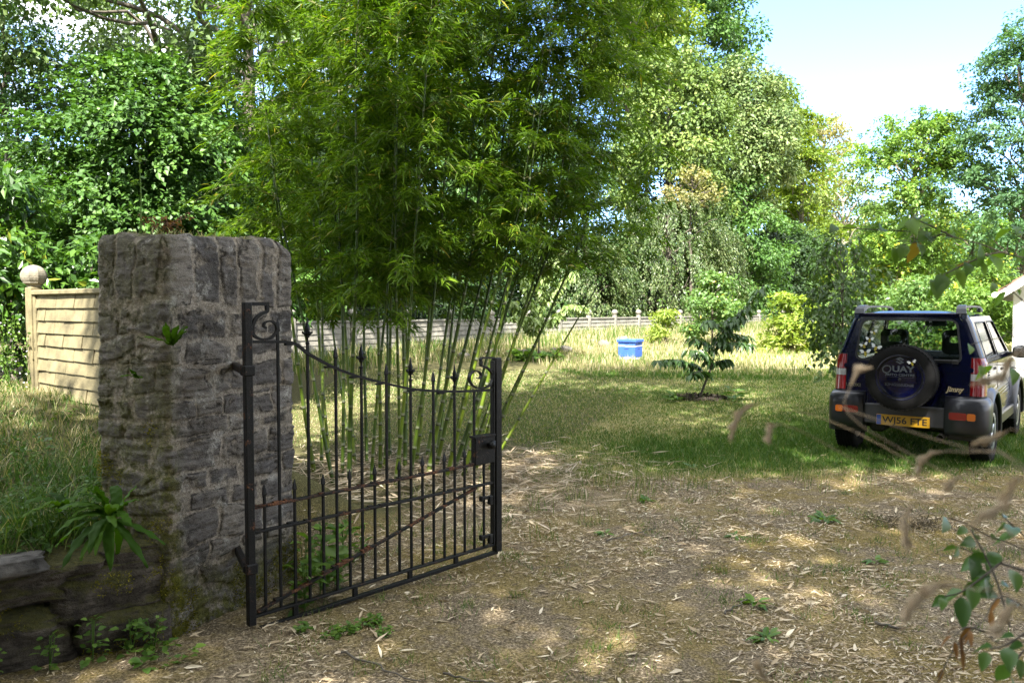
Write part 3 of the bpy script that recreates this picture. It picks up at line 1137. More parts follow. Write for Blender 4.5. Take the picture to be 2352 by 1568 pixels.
# posts
m = MB()
gbar(m, 0, .015, 0, ztop_h, .042, .042, .004)
m.obj('hinge_post', M_IRON_SOME, gate)
m = MB()
gbar(m, S_L, .07, S_L, ztop_l, .05, .05, .004)
gbar(m, S_L - .037, .12, S_L - .037, ztop_l - .02, .04, .012, .002)
m.obj('latch_post', M_IRON, gate)
# curved top rail
pts = [c3(150, 357), c3(300, 358), c3(440, 362), c3(500, 396), c3(540, 430), c3(640, 487), c3(730, 532), c3(820, 566), c3(900, 592), c3(1065, 633), c3(1225, 667), c3(1375, 681), c3(1515, 684), c3(1645, 681), c3(1770, 674)]
TR = smooth(pts, 70)
TR3 = np.array([gp(a, b) for a, b in TR])
m = MB()
sweep_rect(m, TR3, .026, .014, GNORM)
for q in (9, 20, 27, 34, 43, 52):
    cbox(m, TR3[q] - [0, 0, .012], (.05, .024, .012), .003, ax=AXG)
m.obj('top_rail', M_IRON, gate)


def rail_z(s):
    return np.interp(s, TR[:, 0], TR[:, 1])


m1a, m1b = c3(190, 1452), c3(1770, 1142)
m2a, m2b = c4(195, 552), c4(1800, 217)
bta, btb = c4(215, 1112), c4(1810, 632)
lpa, lpb = c4(200, 1212), c4(1830, 682)
dga, dgb = c4(215, 1085), c4(1690, 252)
lin = lambda a, b: (lambda s: a[1] + (b[1] - a[1]) * (s - a[0]) / (b[0] - a[0]))
R1, R2, RB, RL = lin(m1a, m1b), lin(m2a, m2b), lin(bta, btb), lin(lpa, lpb)
se = S_L - .03
rgg = np.random.default_rng(17)


def rail(name, f, mat, w, t, s0=.02, s1=None, flakes=0):
    m = MB()
    s1 = s1 or se
    gbar(m, s0, f(s0), s1, f(s1), w, t, .003)
    for _ in range(flakes):
        a = s0 + (s1 - s0) * rgg.random() ** 1.4
        cbox(m, gp(a, f(a) + t / 2 + .002, rgg.uniform(-.008, .008)), (rgg.uniform(.02, .07), w * .8, rgg.uniform(.004, .012)), .002, ax=AXG)
    return m.obj(name, mat, gate)


rail('middle_rail', R1, M_IRON_RUST, .034, .014, flakes=16)
rail('middle_rail', R2, M_IRON_SOME, .034, .014, flakes=7)
rail('bottom_rail', RB, M_IRON_SOME, .034, .014)
m = MB()
gbar(m, .0, RL(0), S_L, RL(S_L), .030, .022, .003)
for s_ in (.25, .62, 1.0, 1.35):
    gbar(m, s_, RL(s_), s_, RB(s_), .02, .03, .002)
m.obj('bottom_channel', M_IRON, gate)
m = MB()
gbar(m, dga[0], dga[1], dgb[0], dgb[1], .030, .014, .003, .004)
for _ in range(9):
    a = rgg.uniform(0, .5)
    q = np.array(dga) * (1 - a) + np.array(dgb) * a
    cbox(m, gp(q[0], q[1] + .01, .004), (.05, .03, .008), .002, ax=AXG)
m.obj('diagonal_brace', M_IRON_RUST, gate)


def spear(m, s, z, r=.008, h=.07):
    a = gp(s, z)
    ex, ey = np.array([GD[0], GD[1], 0]), GNORM
    v = []
    for (k, zz) in ((r, 0), (r * 1.25, h * .12), (r * .9, h * .5), (.0012, h)):
        for (p, q) in ((-1, -1), (1, -1), (1, 1), (-1, 1)):
            v.append(a + ex * k * p + ey * k * q + [0, 0, zz])
    m.add(v, grid_faces(4, 4, True), .5)


def finial(bar, s, z):
    """cast fleur-de-lis spear: collar, three curled leaves front and back, long central blade"""
    m = MB()
    c = gp(s, z)
    ex, ey = np.array([GD[0], GD[1], 0]), GNORM
    lathe(m, [(.006, -.05), (.012, -.047), (.016, -.040), (.012, -.033), (.007, -.028), (.007, -.004), (.015, 0), (.017, .008), (.010, .016)], 12, Matrix.Translation(c))
    # central blade
    pf = [(.010, .012), (.017, .040), (.020, .060), (.012, .085), (.006, .115), (.001, .135)]
    v = []
    for r, h in pf:
        for (p, q) in ((-1, 0), (0, -.5), (1, 0), (0, .5)):
            v.append(c + ex * r * p + ey * r * q + [0, 0, h])
    m.add(v, grid_faces(len(pf), 4, True), .5)
    for dx, dy in ((1, 0), (-1, 0), (0, 1), (0, -1), (.6, .6), (-.6, .6)):
        d = ex * dx + ey * dy
        P = [c + d * r + np.array([0, 0, h]) for r, h in ((.006, .008), (.016, .018), (.028, .030), (.036, .042), (.037, .031), (.031, .026))]
        sd = np.cross(d, [0, 0, 1.0])
        W = [.010, .018, .020, .014, .010, .006]
        v = []
        for p, w_ in zip(P, W):
            v += [p - sd * w_ / 2, p + sd * w_ / 2, p + sd * w_ / 2 - [0, 0, .006], p - sd * w_ / 2 - [0, 0, .006]]
        m.add(v, grid_faces(len(P), 4, True), .5)
    m.v = [c + (q - c) * .82 for q in m.v]
    return m.obj('finial', M_IRON, bar)


TALL = {348: (205, 0), 545: (165, 1), 730: (385, 0), 900: (335, 1), 1065: (500, 0), 1225: (428, 1), 1375: (548, 0), 1515: (478, 1), 1645: (0, 2)}
tall_s = []
for u, (vt, kind) in TALL.items():
    v_r = np.interp(u, [150, 440, 540, 730, 900, 1065, 1225, 1375, 1515, 1645], [357, 362, 430, 532, 592, 633, 667, 681, 684, 681])
    s_ = c3(u, v_r)[0]
    tall_s.append(s_)
for (u, (vt, kind)), s_ in zip(TALL.items(), tall_s):
    m = MB()
    zt = rail_z(s_) if kind == 2 else (c3(u, vt)[1] - (.135 if kind else .07))
    gbar(m, s_, RB(s_), s_, zt - (.03 if kind == 1 else 0), .0145, .0145, .002)
    if kind == 0:
        spear(m, s_, zt)
    b = m.obj('bar', M_IRON, gate)
    if kind == 1:
        finial(b, s_, zt)
sh = [tall_s[0] - (tall_s[1] - tall_s[0]) * .5] + [(a + b) / 2 for a, b in zip(tall_s[:-1], tall_s[1:])] + [tall_s[-1] + (tall_s[-1] - tall_s[-2]) * .5]
for s_ in sh:
    m = MB()
    gbar(m, s_, RB(s_), s_, R1(s_) + .055, .0145, .0145, .002)
    spear(m, s_, R1(s_) + .055, .008, .06)
    m.obj('bar', M_IRON, gate)
# scrolls
m = MB()
P = [c1(1530, 640), c1(1600, 639), c1(1670, 641)]
sweep_rect(m, [gp(a, b) for a, b in [(0, ztop_h - .009), (P[2][0] - .004, ztop_h - .009)]], .024, .018, GNORM)
q = [c1(1672, 640), c1(1674, 672), c1(1672, 698), c1(1640, 712), c1(1602, 745), c1(1582, 800), c1(1592, 848), c1(1640, 873), c1(1700, 862), c1(1734, 820), c1(1728, 778), c1(1697, 759), c1(1664, 766), c1(1652, 788), c1(1668, 804)]
Q = smooth(q, 80)
sweep_rect(m, [gp(a, b) for a, b in Q], .024, np.linspace(.017, .008, 80), GNORM)
m.obj('scroll', M_IRON, gate)
m = MB()
q = [c3(1775, 463), c3(1735, 463), c3(1692, 465), c3(1690, 490), c3(1692, 515), c3(1725, 525), c3(1757, 555), c3(1767, 595), c3(1752, 640), c3(1710, 662), c3(1660, 660), c3(1622, 630), c3(1615, 585), c3(1640, 552), c3(1672, 552), c3(1690, 575), c3(1682, 598), c3(1664, 597)]
Q = smooth(q, 90)
sweep_rect(m, [gp(a, b) for a, b in Q], .026, np.linspace(.012, .007, 90), GNORM)
m.obj('scroll', M_IRON, gate)
# lock box with plate and knob
a, b = c3(1638, 990), c3(1772, 1148)
m = MB()
cbox(m, gp((a[0] + b[0]) / 2, (a[1] + b[1]) / 2), (b[0] - a[0], .05, a[1] - b[1]), .005, ax=AXG)
gbar(m, a[0] - .01, a[1] + .004, b[0], a[1] + .004, .06, .014, .002)
lock = m.obj('lock_box', M_IRON_SOME, gate)
m = MB()
kk = gp(*c3(1722, 1030), .03)
lathe(m, [(.004, 0), (.012, .002), (.010, .02), (.022, .028), (.026, .040), (.020, .052), (.001, .056)], 14, Matrix.Translation(kk) @ Vector((0, 0, 1)).rotation_difference(Vector(GNORM)).to_matrix().to_4x4())
m.obj('knob', M_IRON, lock)
m = MB()
kk = gp(*c3(1746, 1030), .03)
lathe(m, [(.004, 0), (.018, .002), (.018, .008), (.001, .010)], 14, Matrix.Translation(kk) @ Vector((0, 0, 1)).rotation_difference(Vector(GNORM)).to_matrix().to_4x4() @ Matrix.Diagonal((1, 1.8, 1, 1)))
m.obj('keyhole_cover', M_IRON, lock)
# keepers on the latch post, hinge at the pillar
for (u, v) in ((1735, 315), (1735, 575)):
    s_, z_ = c4(u, v)
    m = MB()
    cbox(m, gp(s_, z_, .03), (.09, .012, .022), .003, ax=AXG)
    cbox(m, gp(s_ - .035, z_ - .0, .03), (.02, .03, .035), .004, ax=AXG)
    cbox(m, gp(s_ + .042, z_ - .02, .028), (.03, .03, .06), .004, ax=AXG)
    m.obj('keeper', M_IRON, gate)
for zz in (c1(1520, 1070)[1], .32):
    m = MB()
    cbox(m, gp(0, zz), (.062, .062, .055), .006, ax=AXG)
    e = PC + EU * .52 + EV * .05
    a = gp(-.02, zz)
    b = np.array([e[0], e[1], zz])
    d = b - a
    L = np.linalg.norm(d)
    d /= L
    cbox(m, (a + b) / 2, (L, .035, .04), .005, ax=np.array([d, np.cross([0, 0, 1], d), [0, 0, 1]]))
    m.obj('hinge', M_IRON_SOME, gate)

# ------------------------------------------------------------------ bamboo clump
def culm_mat():
    m, t = mat_new('bamboo_culm')
    co = t.coord()
    n = t.noise(2.2, 3, .5, co)
    base = t.ramp(n, [(.35, (.016, .042, .004)), (.5, (.040, .085, .007)), (.68, (.10, .14, .012))])
    oi = t.n('ShaderNodeObjectInfo')
    sz = t.n('ShaderNodeSeparateXYZ')
    t.l(co, sz.inputs[0])
    foot = t.ramp(t.math('DIVIDE', sz.outputs[2], 3.0), [(.38, (1, 1, 1)), (.66, (0, 0, 0))])
    base = t.mix(t.math('MULTIPLY', foot, t.ramp(oi.outputs['Random'], [(.15, (.1, .1, .1)), (.9, (.8, .8, .8))])), base, (.15, .21, .015))
    c = t.mix(t.ramp(t.attr('tint'), [(.55, (0, 0, 0)), (.65, (1, 1, 1))]), base, (.17, .19, .11))
    c = t.mix(t.ramp(t.attr('tint'), [(.35, (1, 1, 1)), (.45, (0, 0, 0))]), c, (.02, .022, .01))
    b = t.n('ShaderNodeBsdfPrincipled', Roughness=.45)
    b.inputs['Specular IOR Level'].default_value = .5
    t.l(c, b.inputs['Base Color'])
    return finish(m, t, b.outputs[0])


M_CULM = culm_mat()
BC = np.array([-.95, 8.0])
bam = thing('bamboo_clump', 'tall dense clump of green bamboo with leaning canes behind the iron gate', 'bamboo', (*BC, 0))
rb = np.random.default_rng(2024)
# base pixel x, forward distance, lean sideways (m at 2.6 m up), lean in depth, height
CULMS = [(765, 7.6, -.55, .1, 5.6), (785, 8.0, -.05, .2, 6.4), (802, 7.7, .12, -.2, 6.2), (815, 8.5, -.3, .4, 6.0), (735, 8.4, -.10, .5, 5.8), (750, 8.8, -.22, .3, 6.3),
         (852, 7.6, .22, .0, 6.4), (868, 8.1, .03, -.1, 6.8), (838, 8.6, -.05, .3, 6.6), (905, 7.5, .28, -.2, 6.4), (912, 7.8, .06, -.35, 6.9), (925, 8.3, .0, .2, 6.8),
         (896, 8.8, -.12, .4, 6.6), (942, 7.9, .35, .0, 6.6), (955, 8.6, .2, .3, 6.7), (985, 8.0, .5, .1, 6.5), (1003, 8.4, .62, .2, 6.6), (1020, 7.8, .75, -.1, 6.3),
         (1035, 8.5, .55, .4, 6.5), (1042, 8.1, .85, .2, 6.3), (1058, 8.7, .70, .5, 6.4), (1072, 8.2, .98, .0, 6.2), (1085, 8.6, 1.05, .3, 6.2), (1062, 7.9, .66, -.2, 6.4),
         (1090, 8.1, .82, .0, 6.0), (1110, 8.5, 1.15, .2, 6.0), (1105, 8.9, 1.25, .4, 5.9), (1000, 9.0, .3, .7, 6.3), (930, 9.1, -.1, .8, 6.2), (860, 9.0, -.25, .7, 6.0),
         (800, 9.0, -.45, .6, 5.9), (975, 8.8, .42, .5, 6.7), (880, 8.4, .12, .1, 7.0), (720, 8.1, -.35, -.1, 5.4), (1120, 8.3, 1.62, .2, 3.5)]
LP, LD, LN, LL, LT = [], [], [], [], []
tw = MB()
nodes_all = []
for ic, (px, d, lx, ly, H) in enumerate(CULMS):
    if ic in (22, 29):
        continue
    lx = lx * .95
    bx = (px - 1176) / F_PX * d
    b0 = np.array([bx, d])
    z0 = float(hgt(bx, d))
    tt = np.linspace(0, 1, 90)
    z = H * tt
    k = z / 2.6
    bend = np.where(k < 1, k, 1 + .55 * (k - 1))
    ux = lx * bend
    droop = np.maximum(0, k - 1.4) ** 2 * .22
    dirx = np.sign(lx) if abs(lx) > .05 else rb.choice([-1, 1])
    ux = ux + dirx * droop * rb.uniform(.3, 1.0) + .015 * np.sin(z * 1.7 + px)
    uy = ly * bend - droop * rb.uniform(-.3, .8)
    zz = z0 + z - .18 * np.maximum(0, k - 1.5) ** 2 - .06 * abs(lx) * k
    P = np.column_stack([b0[0] + ux, b0[1] + uy, zz])
    r0 = rb.uniform(.018, .027)
    # nodes every 22-30 cm: ring pair + bloom
    npos, q = [], .10
    gap = rb.uniform(.15, .2)
    while q < H:
        npos.append(q)
        gap = min(gap * 1.07, .30)
        q += gap
    npos = np.array(npos)
    sv, rr, tint = [], [], []
    kk = [0.0]
    for q in npos:
        kk += [q - .014, q - .004, q + .004, q + .02]
    kk.append(H)
    kk = np.array(sorted(set(np.clip(kk, 0, H))))
    PP = np.column_stack([np.interp(kk, z, P[:, i]) for i in range(3)])
    dn = np.min(np.abs(kk[:, None] - npos[None]), 1)
    R = r0 * (1 - .94 * (kk / H) ** .68) * np.where(dn < .006, 1.13, 1.0)
    tint = np.full(len(kk), .5)
    for q in npos:
        tint[(kk > q - .015) & (kk < q - .003)] = .15
        tint[(kk > q - .005) & (kk < q + .005)] = .9
    m = MB()
    tube(m, PP, R, 8, tint)
    m.obj('culm', M_CULM, bam)
    for q in npos:
        if q < 1.45 + .5 * rb.random() + .45 * (lx > .6):
            continue
        c = np.array([np.interp(q, z, P[:, i]) for i in range(3)])
        nodes_all.append((c, q / H, q))
        for _ in range(4 if q > 1.7 else 3):
            a = rb.uniform(0, 2 * np.pi)
            Lb = rb.uniform(.35, .95) * (1.0 if q / H < .75 else .7)
            if q < 1.8:
                Lb *= .7
            h = np.array([math.cos(a), math.sin(a), 0])
            s = np.linspace(0, 1, 7)
            bp = c + h * (Lb * s * .85)[:, None] + np.array([0, 0, 1.0]) * (Lb * (.55 * s - .62 * s ** 2.2) + 0)[:, None]
            tube(tw, bp, np.linspace(.004, .0015, 7), 3, .4, cap=False)
            for s_ in np.linspace(.25, 1.0, int(6 + Lb * 8)):
                cp = np.array([np.interp(s_, s, bp[:, i]) for i in range(3)]) + rb.normal(0, .035, 3)
                nl = rb.integers(5, 11)
                for _k in range(nl):
                    aa = a + rb.normal(0, .85)
                    LP.append(cp + rb.normal(0, .018, 3))
                    LD.append((math.cos(aa), math.sin(aa), rb.normal(-.12, .38)))
                    LL.append(rb.uniform(.075, .15))
LP, LD, LL = np.array(LP), np.array(LD), np.array(LL)
print('bamboo leaves', len(LP))
fol = MB()
LN = rb.normal(0, .45, (len(LP), 3)) + [0, 0, 1]
shaped_leaves(fol, LP, LD, LN, LL, LL * rb.uniform(.11, .17, len(LL)), np.clip(rb.normal(.45, .24, len(LL)), 0, 1) * .96 + .04 * (rb.random(len(LL)) < .04), [(0, .08), (.3, 1.0), (.7, .62), (1, .02)], .15, .3)
fo = fol.obj('foliage', M_LEAF['bamboo'], bam)
tw.obj('twigs', simple('bamboo_twig', (.16, .17, .045), .6), bam)


# ------------------------------------------------------------------ trees
def profile(kind, t):
    if kind == 'round':
        return np.sqrt(np.clip(1 - (2 * t - 1) ** 2, 0, 1)) ** .75
    if kind == 'egg':
        return np.sqrt(np.clip(1 - (1.75 * t - .75) ** 2, 0, 1)) ** .8 if np.ndim(t) == 0 else np.where(t < .43, .85 + .15 * t / .43, np.sqrt(np.clip(1 - ((t - .43) / .57) ** 2, 0, 1)))
    if kind == 'cone':
        return np.clip(1.05 - t, .04, 1) ** .8
    if kind == 'column':
        return np.clip(1.15 - t * .5, 0, 1) * np.clip((1.02 - t) * 5, 0, 1) ** .6
    if kind == 'dome':
        return np.sqrt(np.clip(1 - t ** 2, 0, 1))
    if kind == 'vase':
        return (.35 + .65 * np.sqrt(t)) * np.clip((1.03 - t) * 4, 0, 1) ** .5
    return np.ones_like(t)


def tree(name, label, cat, x, y, zbot, ztop, R, kind, mat, nclump, nleaf, leaf, seed, group=None, trunk_r=.2, trunk=True,
         style='tuft', aspect=1.6, depth=1.0, bark=None, shell=.45, clump=None, limbs=26, lean=(0, 0), z0=None, branch_r=.05, front=False, flat=.65, lop=.35, nleaf_w=.5):
    """tapered trunk, limbs to leaf clumps, leaf faces spread through each clump"""
    rg = np.random.default_rng(seed)
    z0 = float(hgt(x, y)) - .05 if z0 is None else z0
    root = thing(name, label, cat, (x, y, z0), group=group)
    H = ztop - zbot
    t = rg.random(nclump * 3)
    pr = profile(kind, t)
    keep = rg.random(len(t)) < (pr + .12)
    t, pr = t[keep][:nclump], pr[keep][:nclump]
    a = rg.uniform(0, 2 * np.pi, len(t))
    lump = 1 + lop * (fbm(np.cos(a) * 1.3 + seed, np.sin(a) * 1.3, t * 3, seed, 3) - .5) * 2
    rad = R * pr * lump * np.sqrt(rg.uniform(shell, 1, len(t)))
    C = np.column_stack([x + lean[0] * t + rad * np.cos(a), y + lean[1] * t + rad * np.sin(a) * depth, zbot + H * t])
    clump = clump or R * .30
    rc = clump * rg.uniform(.6, 1.35, len(t))
    n_per = np.maximum(3, (nleaf / len(t) * (rc / clump) ** 2)).astype(int)
    ci = np.repeat(np.arange(len(t)), n_per)
    n = len(ci)
    m = MB()
    if style == 'weep':
        # leaves strung along hanging strands
        sd = rg.integers(0, 9, n)
        h1, h2, h3 = (hash3(ci, sd, q, seed) for q in (1, 2, 3))
        u = rg.random(n)
        oa = h1 * 2 * np.pi
        ro = np.sqrt(h2) * .75
        outd = unit(np.column_stack([C[ci, 0] - x, C[ci, 1] - y, np.zeros(n)]) + 1e-6)
        P = C[ci] + np.column_stack([np.cos(oa) * ro, np.sin(oa) * ro, .35 * (1 - ro)]) * rc[ci][:, None]
        P = P + outd * (rc[ci] * .55 * u ** .6)[:, None] - np.array([0, 0, 1.0]) * (rc[ci] * (.7 + 1.5 * h3) * u ** 1.3)[:, None] + rg.normal(0, .05, (n, 3)) * rc[ci][:, None]
        D = unit(outd * .5 + np.column_stack([rg.normal(0, .5, n), rg.normal(0, .5, n), rg.normal(-.8, .35, n)]))
    elif style == 'spray':
        # flat sprays: leaves along a few drooping lines out of each clump
        sp = rg.integers(0, 7, n)
        sa = hash3(ci, sp, 1, seed) * 2 * np.pi
        sl = rg.random(n)
        hd = np.column_stack([np.cos(sa), np.sin(sa), (hash3(ci, sp, 2, seed) - .45) * .7 - .45 * sl])
        P = C[ci] + hd * (rc[ci] * sl * 1.35)[:, None] + rg.normal(0, .08, (n, 3)) * rc[ci][:, None]
        D = unit(hd + rg.normal(0, .6, (n, 3)))
    else:
        g = unit(rg.normal(size=(n, 3))) * (rg.random(n) ** .42)[:, None] * [1, 1, flat]
        P = C[ci] + g * rc[ci][:, None]
        D = unit(g + rg.normal(0, .7, (n, 3)) + [0, 0, -.25])
        gn = unit(g)
    out = unit(P - np.array([x, y, zbot + H * .45]))
    if style == 'tuft':
        N = unit(gn * .8 + out * .35 + [0, 0, .45] + rg.normal(0, .38, (n, 3)))
    else:
        N = unit(out * .5 + [0, 0, .9] + rg.normal(0, .42, (n, 3)))
    L = leaf * rg.uniform(.65, 1.3, n)
    ct = rg.normal(0, .13, len(t))
    tint = np.clip(.5 + ct[ci] + rg.normal(0, .2, n), 0, 1)
    leaves(m, P, D, N, L, L / aspect, tint, droop=.15)
    if trunk:
        bk = MB()
        hh = np.linspace(0, 1, 9)
        top = zbot + H * .82
        TP = np.column_stack([x + lean[0] * hh * .8 + .18 * trunk_r * 6 * (vnoise(hh * 3, seed, 0, seed) - .5), y + lean[1] * hh * .8 + .18 * trunk_r * 6 * (vnoise(hh * 3, seed + 9, 0, seed) - .5), z0 + (top - z0) * hh])
        tube(bk, TP, trunk_r * (1.25 - .25 * np.minimum(1, hh * 8)) * (1 - .85 * hh), 9)
        bi = rg.permutation(len(t))[:limbs]
        for i in bi:
            f = np.clip((C[i, 2] - rg.uniform(.12, .35) * H - z0) / (top - z0), .12, .95)
            s = np.array([np.interp(f, hh, TP[:, k]) for k in range(3)])
            e = C[i]
            mid = (s + e) / 2 + np.array([0, 0, .10 * np.linalg.norm(e - s)]) + rg.normal(0, .05, 3) * np.linalg.norm(e - s)
            q = np.linspace(0, 1, 7)[:, None]
            BP = (1 - q) ** 2 * s + 2 * q * (1 - q) * mid + q ** 2 * e
            BP = BP + rg.normal(0, .045 * np.linalg.norm(e - s), (7, 3)) * (4 * q * (1 - q))
            BP = smooth(BP, 13)
            tube(bk, BP, np.linspace(branch_r * rg.uniform(.6, 1.2), .012, 13) * (1 if trunk_r > .08 else .6), 5, cap=False)
        bk.obj('trunk', bark or M_BARK, root)
    m.obj('crown' if trunk else 'foliage', M_LEAF[mat], root)
    return root


def tpx(px, d):
    return (px - 1176) / F_PX * d


def zpx(py, d):
    return CAM_H + (703.5 - py) / F_PX * d


def tree_px(name, label, cat, x0, x1, ytop, ybot, d, kind, mat, nclump, nleaf, leaf, seed, **k):
    x = tpx((x0 + x1) / 2, d)
    R = (x1 - x0) / 2 / F_PX * d
    return tree(name, label, cat, x, d, zpx(ybot, d), zpx(ytop, d), R, kind, mat, nclump, nleaf, leaf, seed, **k)


WOOD = 'trees of the wood beyond the meadow'
tree_px('tall_oak', 'tall dark green tree whose top rises above all others behind the bamboo', 'tree', 1440, 1700, -160, 330, 52, 'egg', 'hazel', 90, 35000, .258, 1, group=WOOD, trunk_r=.4, clump=1.3)
tree_px('olive_tree', 'tall olive green tree directly right of the bamboo top', 'tree', 1400, 1660, 110, 620, 42, 'egg', 'olive', 100, 35000, .224, 2, group=WOOD, trunk_r=.35, clump=1.1)
tree_px('yellowish_tree', 'sunlit yellowish green tree crown right above the bamboo edge', 'tree', 1330, 1560, -60, 260, 47, 'round', 'yellow', 60, 21000, .224, 3, group=WOOD, trunk_r=.35, clump=1.1)
tree_px('silver_lime', 'silvery pale leaved tree crowning the wood edge below the open sky', 'tree', 1600, 1800, 165, 520, 46, 'round', 'silver', 90, 33250, .206, 4, group=WOOD, trunk_r=.35, clump=.95, shell=.6)
tree_px('dark_tree', 'deep green tree under the silvery crown with shaded flank', 'tree', 1570, 1800, 400, 735, 45, 'egg', 'hazel', 80, 29750, .189, 5, group=WOOD, trunk_r=.35, clump=1.0)
tree_px('golden_beech', 'yellow green beech with layered branches at the right end of the wood', 'tree', 1740, 1935, 260, 740, 52, 'cone', 'yellow', 120, 38500, .189, 6, group=WOOD, trunk_r=.3, clump=1.0, style='spray', shell=.5)
tree_px('golden_beech', 'yellow green beech top peeping out behind the silvery crown', 'tree', 1700, 1830, 195, 520, 56, 'egg', 'yellow', 60, 17500, .206, 61, group=WOOD, trunk_r=.3, clump=1.0)
tree_px('weeping_beech', 'greyish weeping beech with hanging branches just behind the boundary fence', 'tree', 1370, 1700, 440, 745, 38, 'dome', 'beech', 95, 44000, .12, 7, trunk_r=.3, clump=.95, style='weep', shell=.5, depth=.6, aspect=2)
tree_px('weeping_beech', 'smaller green weeping beech at the left of the greyish weeping one behind the fence', 'tree', 1240, 1450, 520, 745, 34, 'dome', 'beech', 90, 28000, .12, 71, trunk_r=.25, clump=.8, style='weep', shell=.5, depth=.6, aspect=2)
tree_px('orange_tree', 'small tree with orange yellow leaves above the weeping beech', 'tree', 1530, 1640, 395, 480, 38, 'dome', 'autumn', 16, 1300, .16, 8, trunk_r=.12, clump=.55)
tree_px('understory_tree', 'dark leafy tree in the shade between weeping beech and golden beech', 'tree', 1690, 1900, 520, 745, 50, 'egg', 'dark', 70, 24500, .172, 9, group=WOOD, trunk_r=.25, clump=.9)
tree_px('understory_tree', 'mid green bushy tree at the foot of the golden beech', 'tree', 1780, 1960, 580, 745, 52, 'dome', 'robinia', 60, 17500, .155, 91, group=WOOD, trunk_r=.2, clump=.75)
tree_px('pale_autumn_tree', 'thin pale tan crowned tree with bare limbs standing against the white sky', 'tree', 1815, 1955, 265, 500, 75, 'round', 'autumn', 55, 4200, .30, 10, trunk_r=.3, clump=.9, bark=M_BARK_PALE, limbs=40, branch_r=.12, shell=.3)
tree_px('pale_autumn_tree', 'pale olive tree with whitish branches below the thin tan crown', 'tree', 1850, 2010, 400, 680, 62, 'egg', 'olive', 70, 15750, .241, 11, trunk_r=.3, clump=1.0, bark=M_BARK_PALE, limbs=50, branch_r=.1)
tree_px('robinia', 'light green robinia with feathery layered sprays right of the open sky gap', 'tree', 1960, 2215, 255, 640, 30, 'vase', 'robinia', 100, 33250, .129, 12, trunk_r=.16, clump=.75, style='spray', bark=M_BARK_PALE, limbs=45, shell=.25)
tree_px('robinia', 'tall blue green robinia at the right edge of the garden rising out of view', 'tree', 2215, 2480, 20, 640, 27, 'egg', 'bluegreen', 110, 38500, .120, 13, trunk_r=.2, clump=.75, style='spray', limbs=40, shell=.3)
tree_px('robinia', 'bushy mid green robinia behind the car and the white house', 'tree', 2090, 2360, 470, 730, 34, 'dome', 'robinia', 90, 29750, .138, 14, trunk_r=.18, clump=.8, style='spray', limbs=30)
tree_px('robinia', 'fresh green low robinia between the car roof and the feathery tall one', 'tree', 1930, 2130, 500, 730, 33, 'dome', 'robinia', 70, 22750, .129, 15, trunk_r=.15, clump=.75, style='spray', limbs=30)
tree_px('distant_tree', 'far hazy olive tree filling the gap behind the feathery robinia', 'tree', 1900, 2260, 440, 700, 85, 'dome', 'olive', 90, 19250, .344, 16, trunk_r=.4, clump=1.9)
tree_px('distant_tree', 'far green tree behind the blue green robinia', 'tree', 2180, 2560, 420, 700, 70, 'dome', 'hazel', 90, 19250, .344, 17, trunk_r=.4, clump=1.8)
# left of and behind the bamboo
tree_px('hazel_tree', 'broad sunlit hazel with glossy leaves behind the stone pillar', 'tree', 110, 560, 150, 640, 11.5, 'egg', 'hazel', 170, 62000, .074, 20, trunk_r=.07, clump=.52, limbs=24, shell=.2, aspect=1.25, style='spray', lop=.8)
tree_px('hazel_tree', 'second hazel with glossy leaves between stone pillar and bamboo', 'tree', 420, 760, 330, 690, 14, 'egg', 'hazel', 80, 28000, .095, 21, trunk_r=.07, clump=.5, limbs=24, aspect=1.25, style='spray', lop=.7, shell=.25)
tree_px('ash_tree', 'slender ash with small leaves and thin dark stem at the left edge', 'tree', -90, 150, -60, 470, 13, 'egg', 'bluegreen', 60, 15750, .073, 22, trunk_r=.055, clump=.5, style='spray', limbs=26, aspect=2.2)
tree('oak_tree', 'big old oak with thick crooked limbs spreading over the left of the garden', 'oak', tpx(560, 15), 15.5, zpx(330, 15), 10.5, 5.4, 'round', 'oak', 170, 56000, .12, 23, trunk_r=.24, clump=.75, limbs=40, branch_r=.075, shell=.3)
tree_px('holly_tree', 'dark leafy tree filling the shade left of the hazel and under the oak', 'tree', -260, 130, 330, 760, 16, 'egg', 'dark', 80, 24500, .120, 24, trunk_r=.15, clump=.8)
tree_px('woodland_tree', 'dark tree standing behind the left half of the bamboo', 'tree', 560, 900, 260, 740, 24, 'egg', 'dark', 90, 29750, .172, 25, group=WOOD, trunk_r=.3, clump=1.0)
tree_px('woodland_tree', 'green tree standing behind the middle of the bamboo', 'tree', 820, 1170, 180, 740, 31, 'egg', 'hazel', 90, 29750, .206, 26, group=WOOD, trunk_r=.3, clump=1.2)
tree_px('woodland_tree', 'tree behind the right half of the bamboo and left of the weeping beech', 'tree', 1080, 1400, 240, 740, 36, 'egg', 'dark', 90, 29750, .215, 27, group=WOOD, trunk_r=.3, clump=1.3)
tree_px('woodland_tree', 'dark woodland tree seen in the gaps under the weeping beech', 'tree', 1330, 1720, 520, 760, 60, 'dome', 'dark', 90, 17000, .3, 277, group=WOOD, trunk_r=.3, clump=1.7)
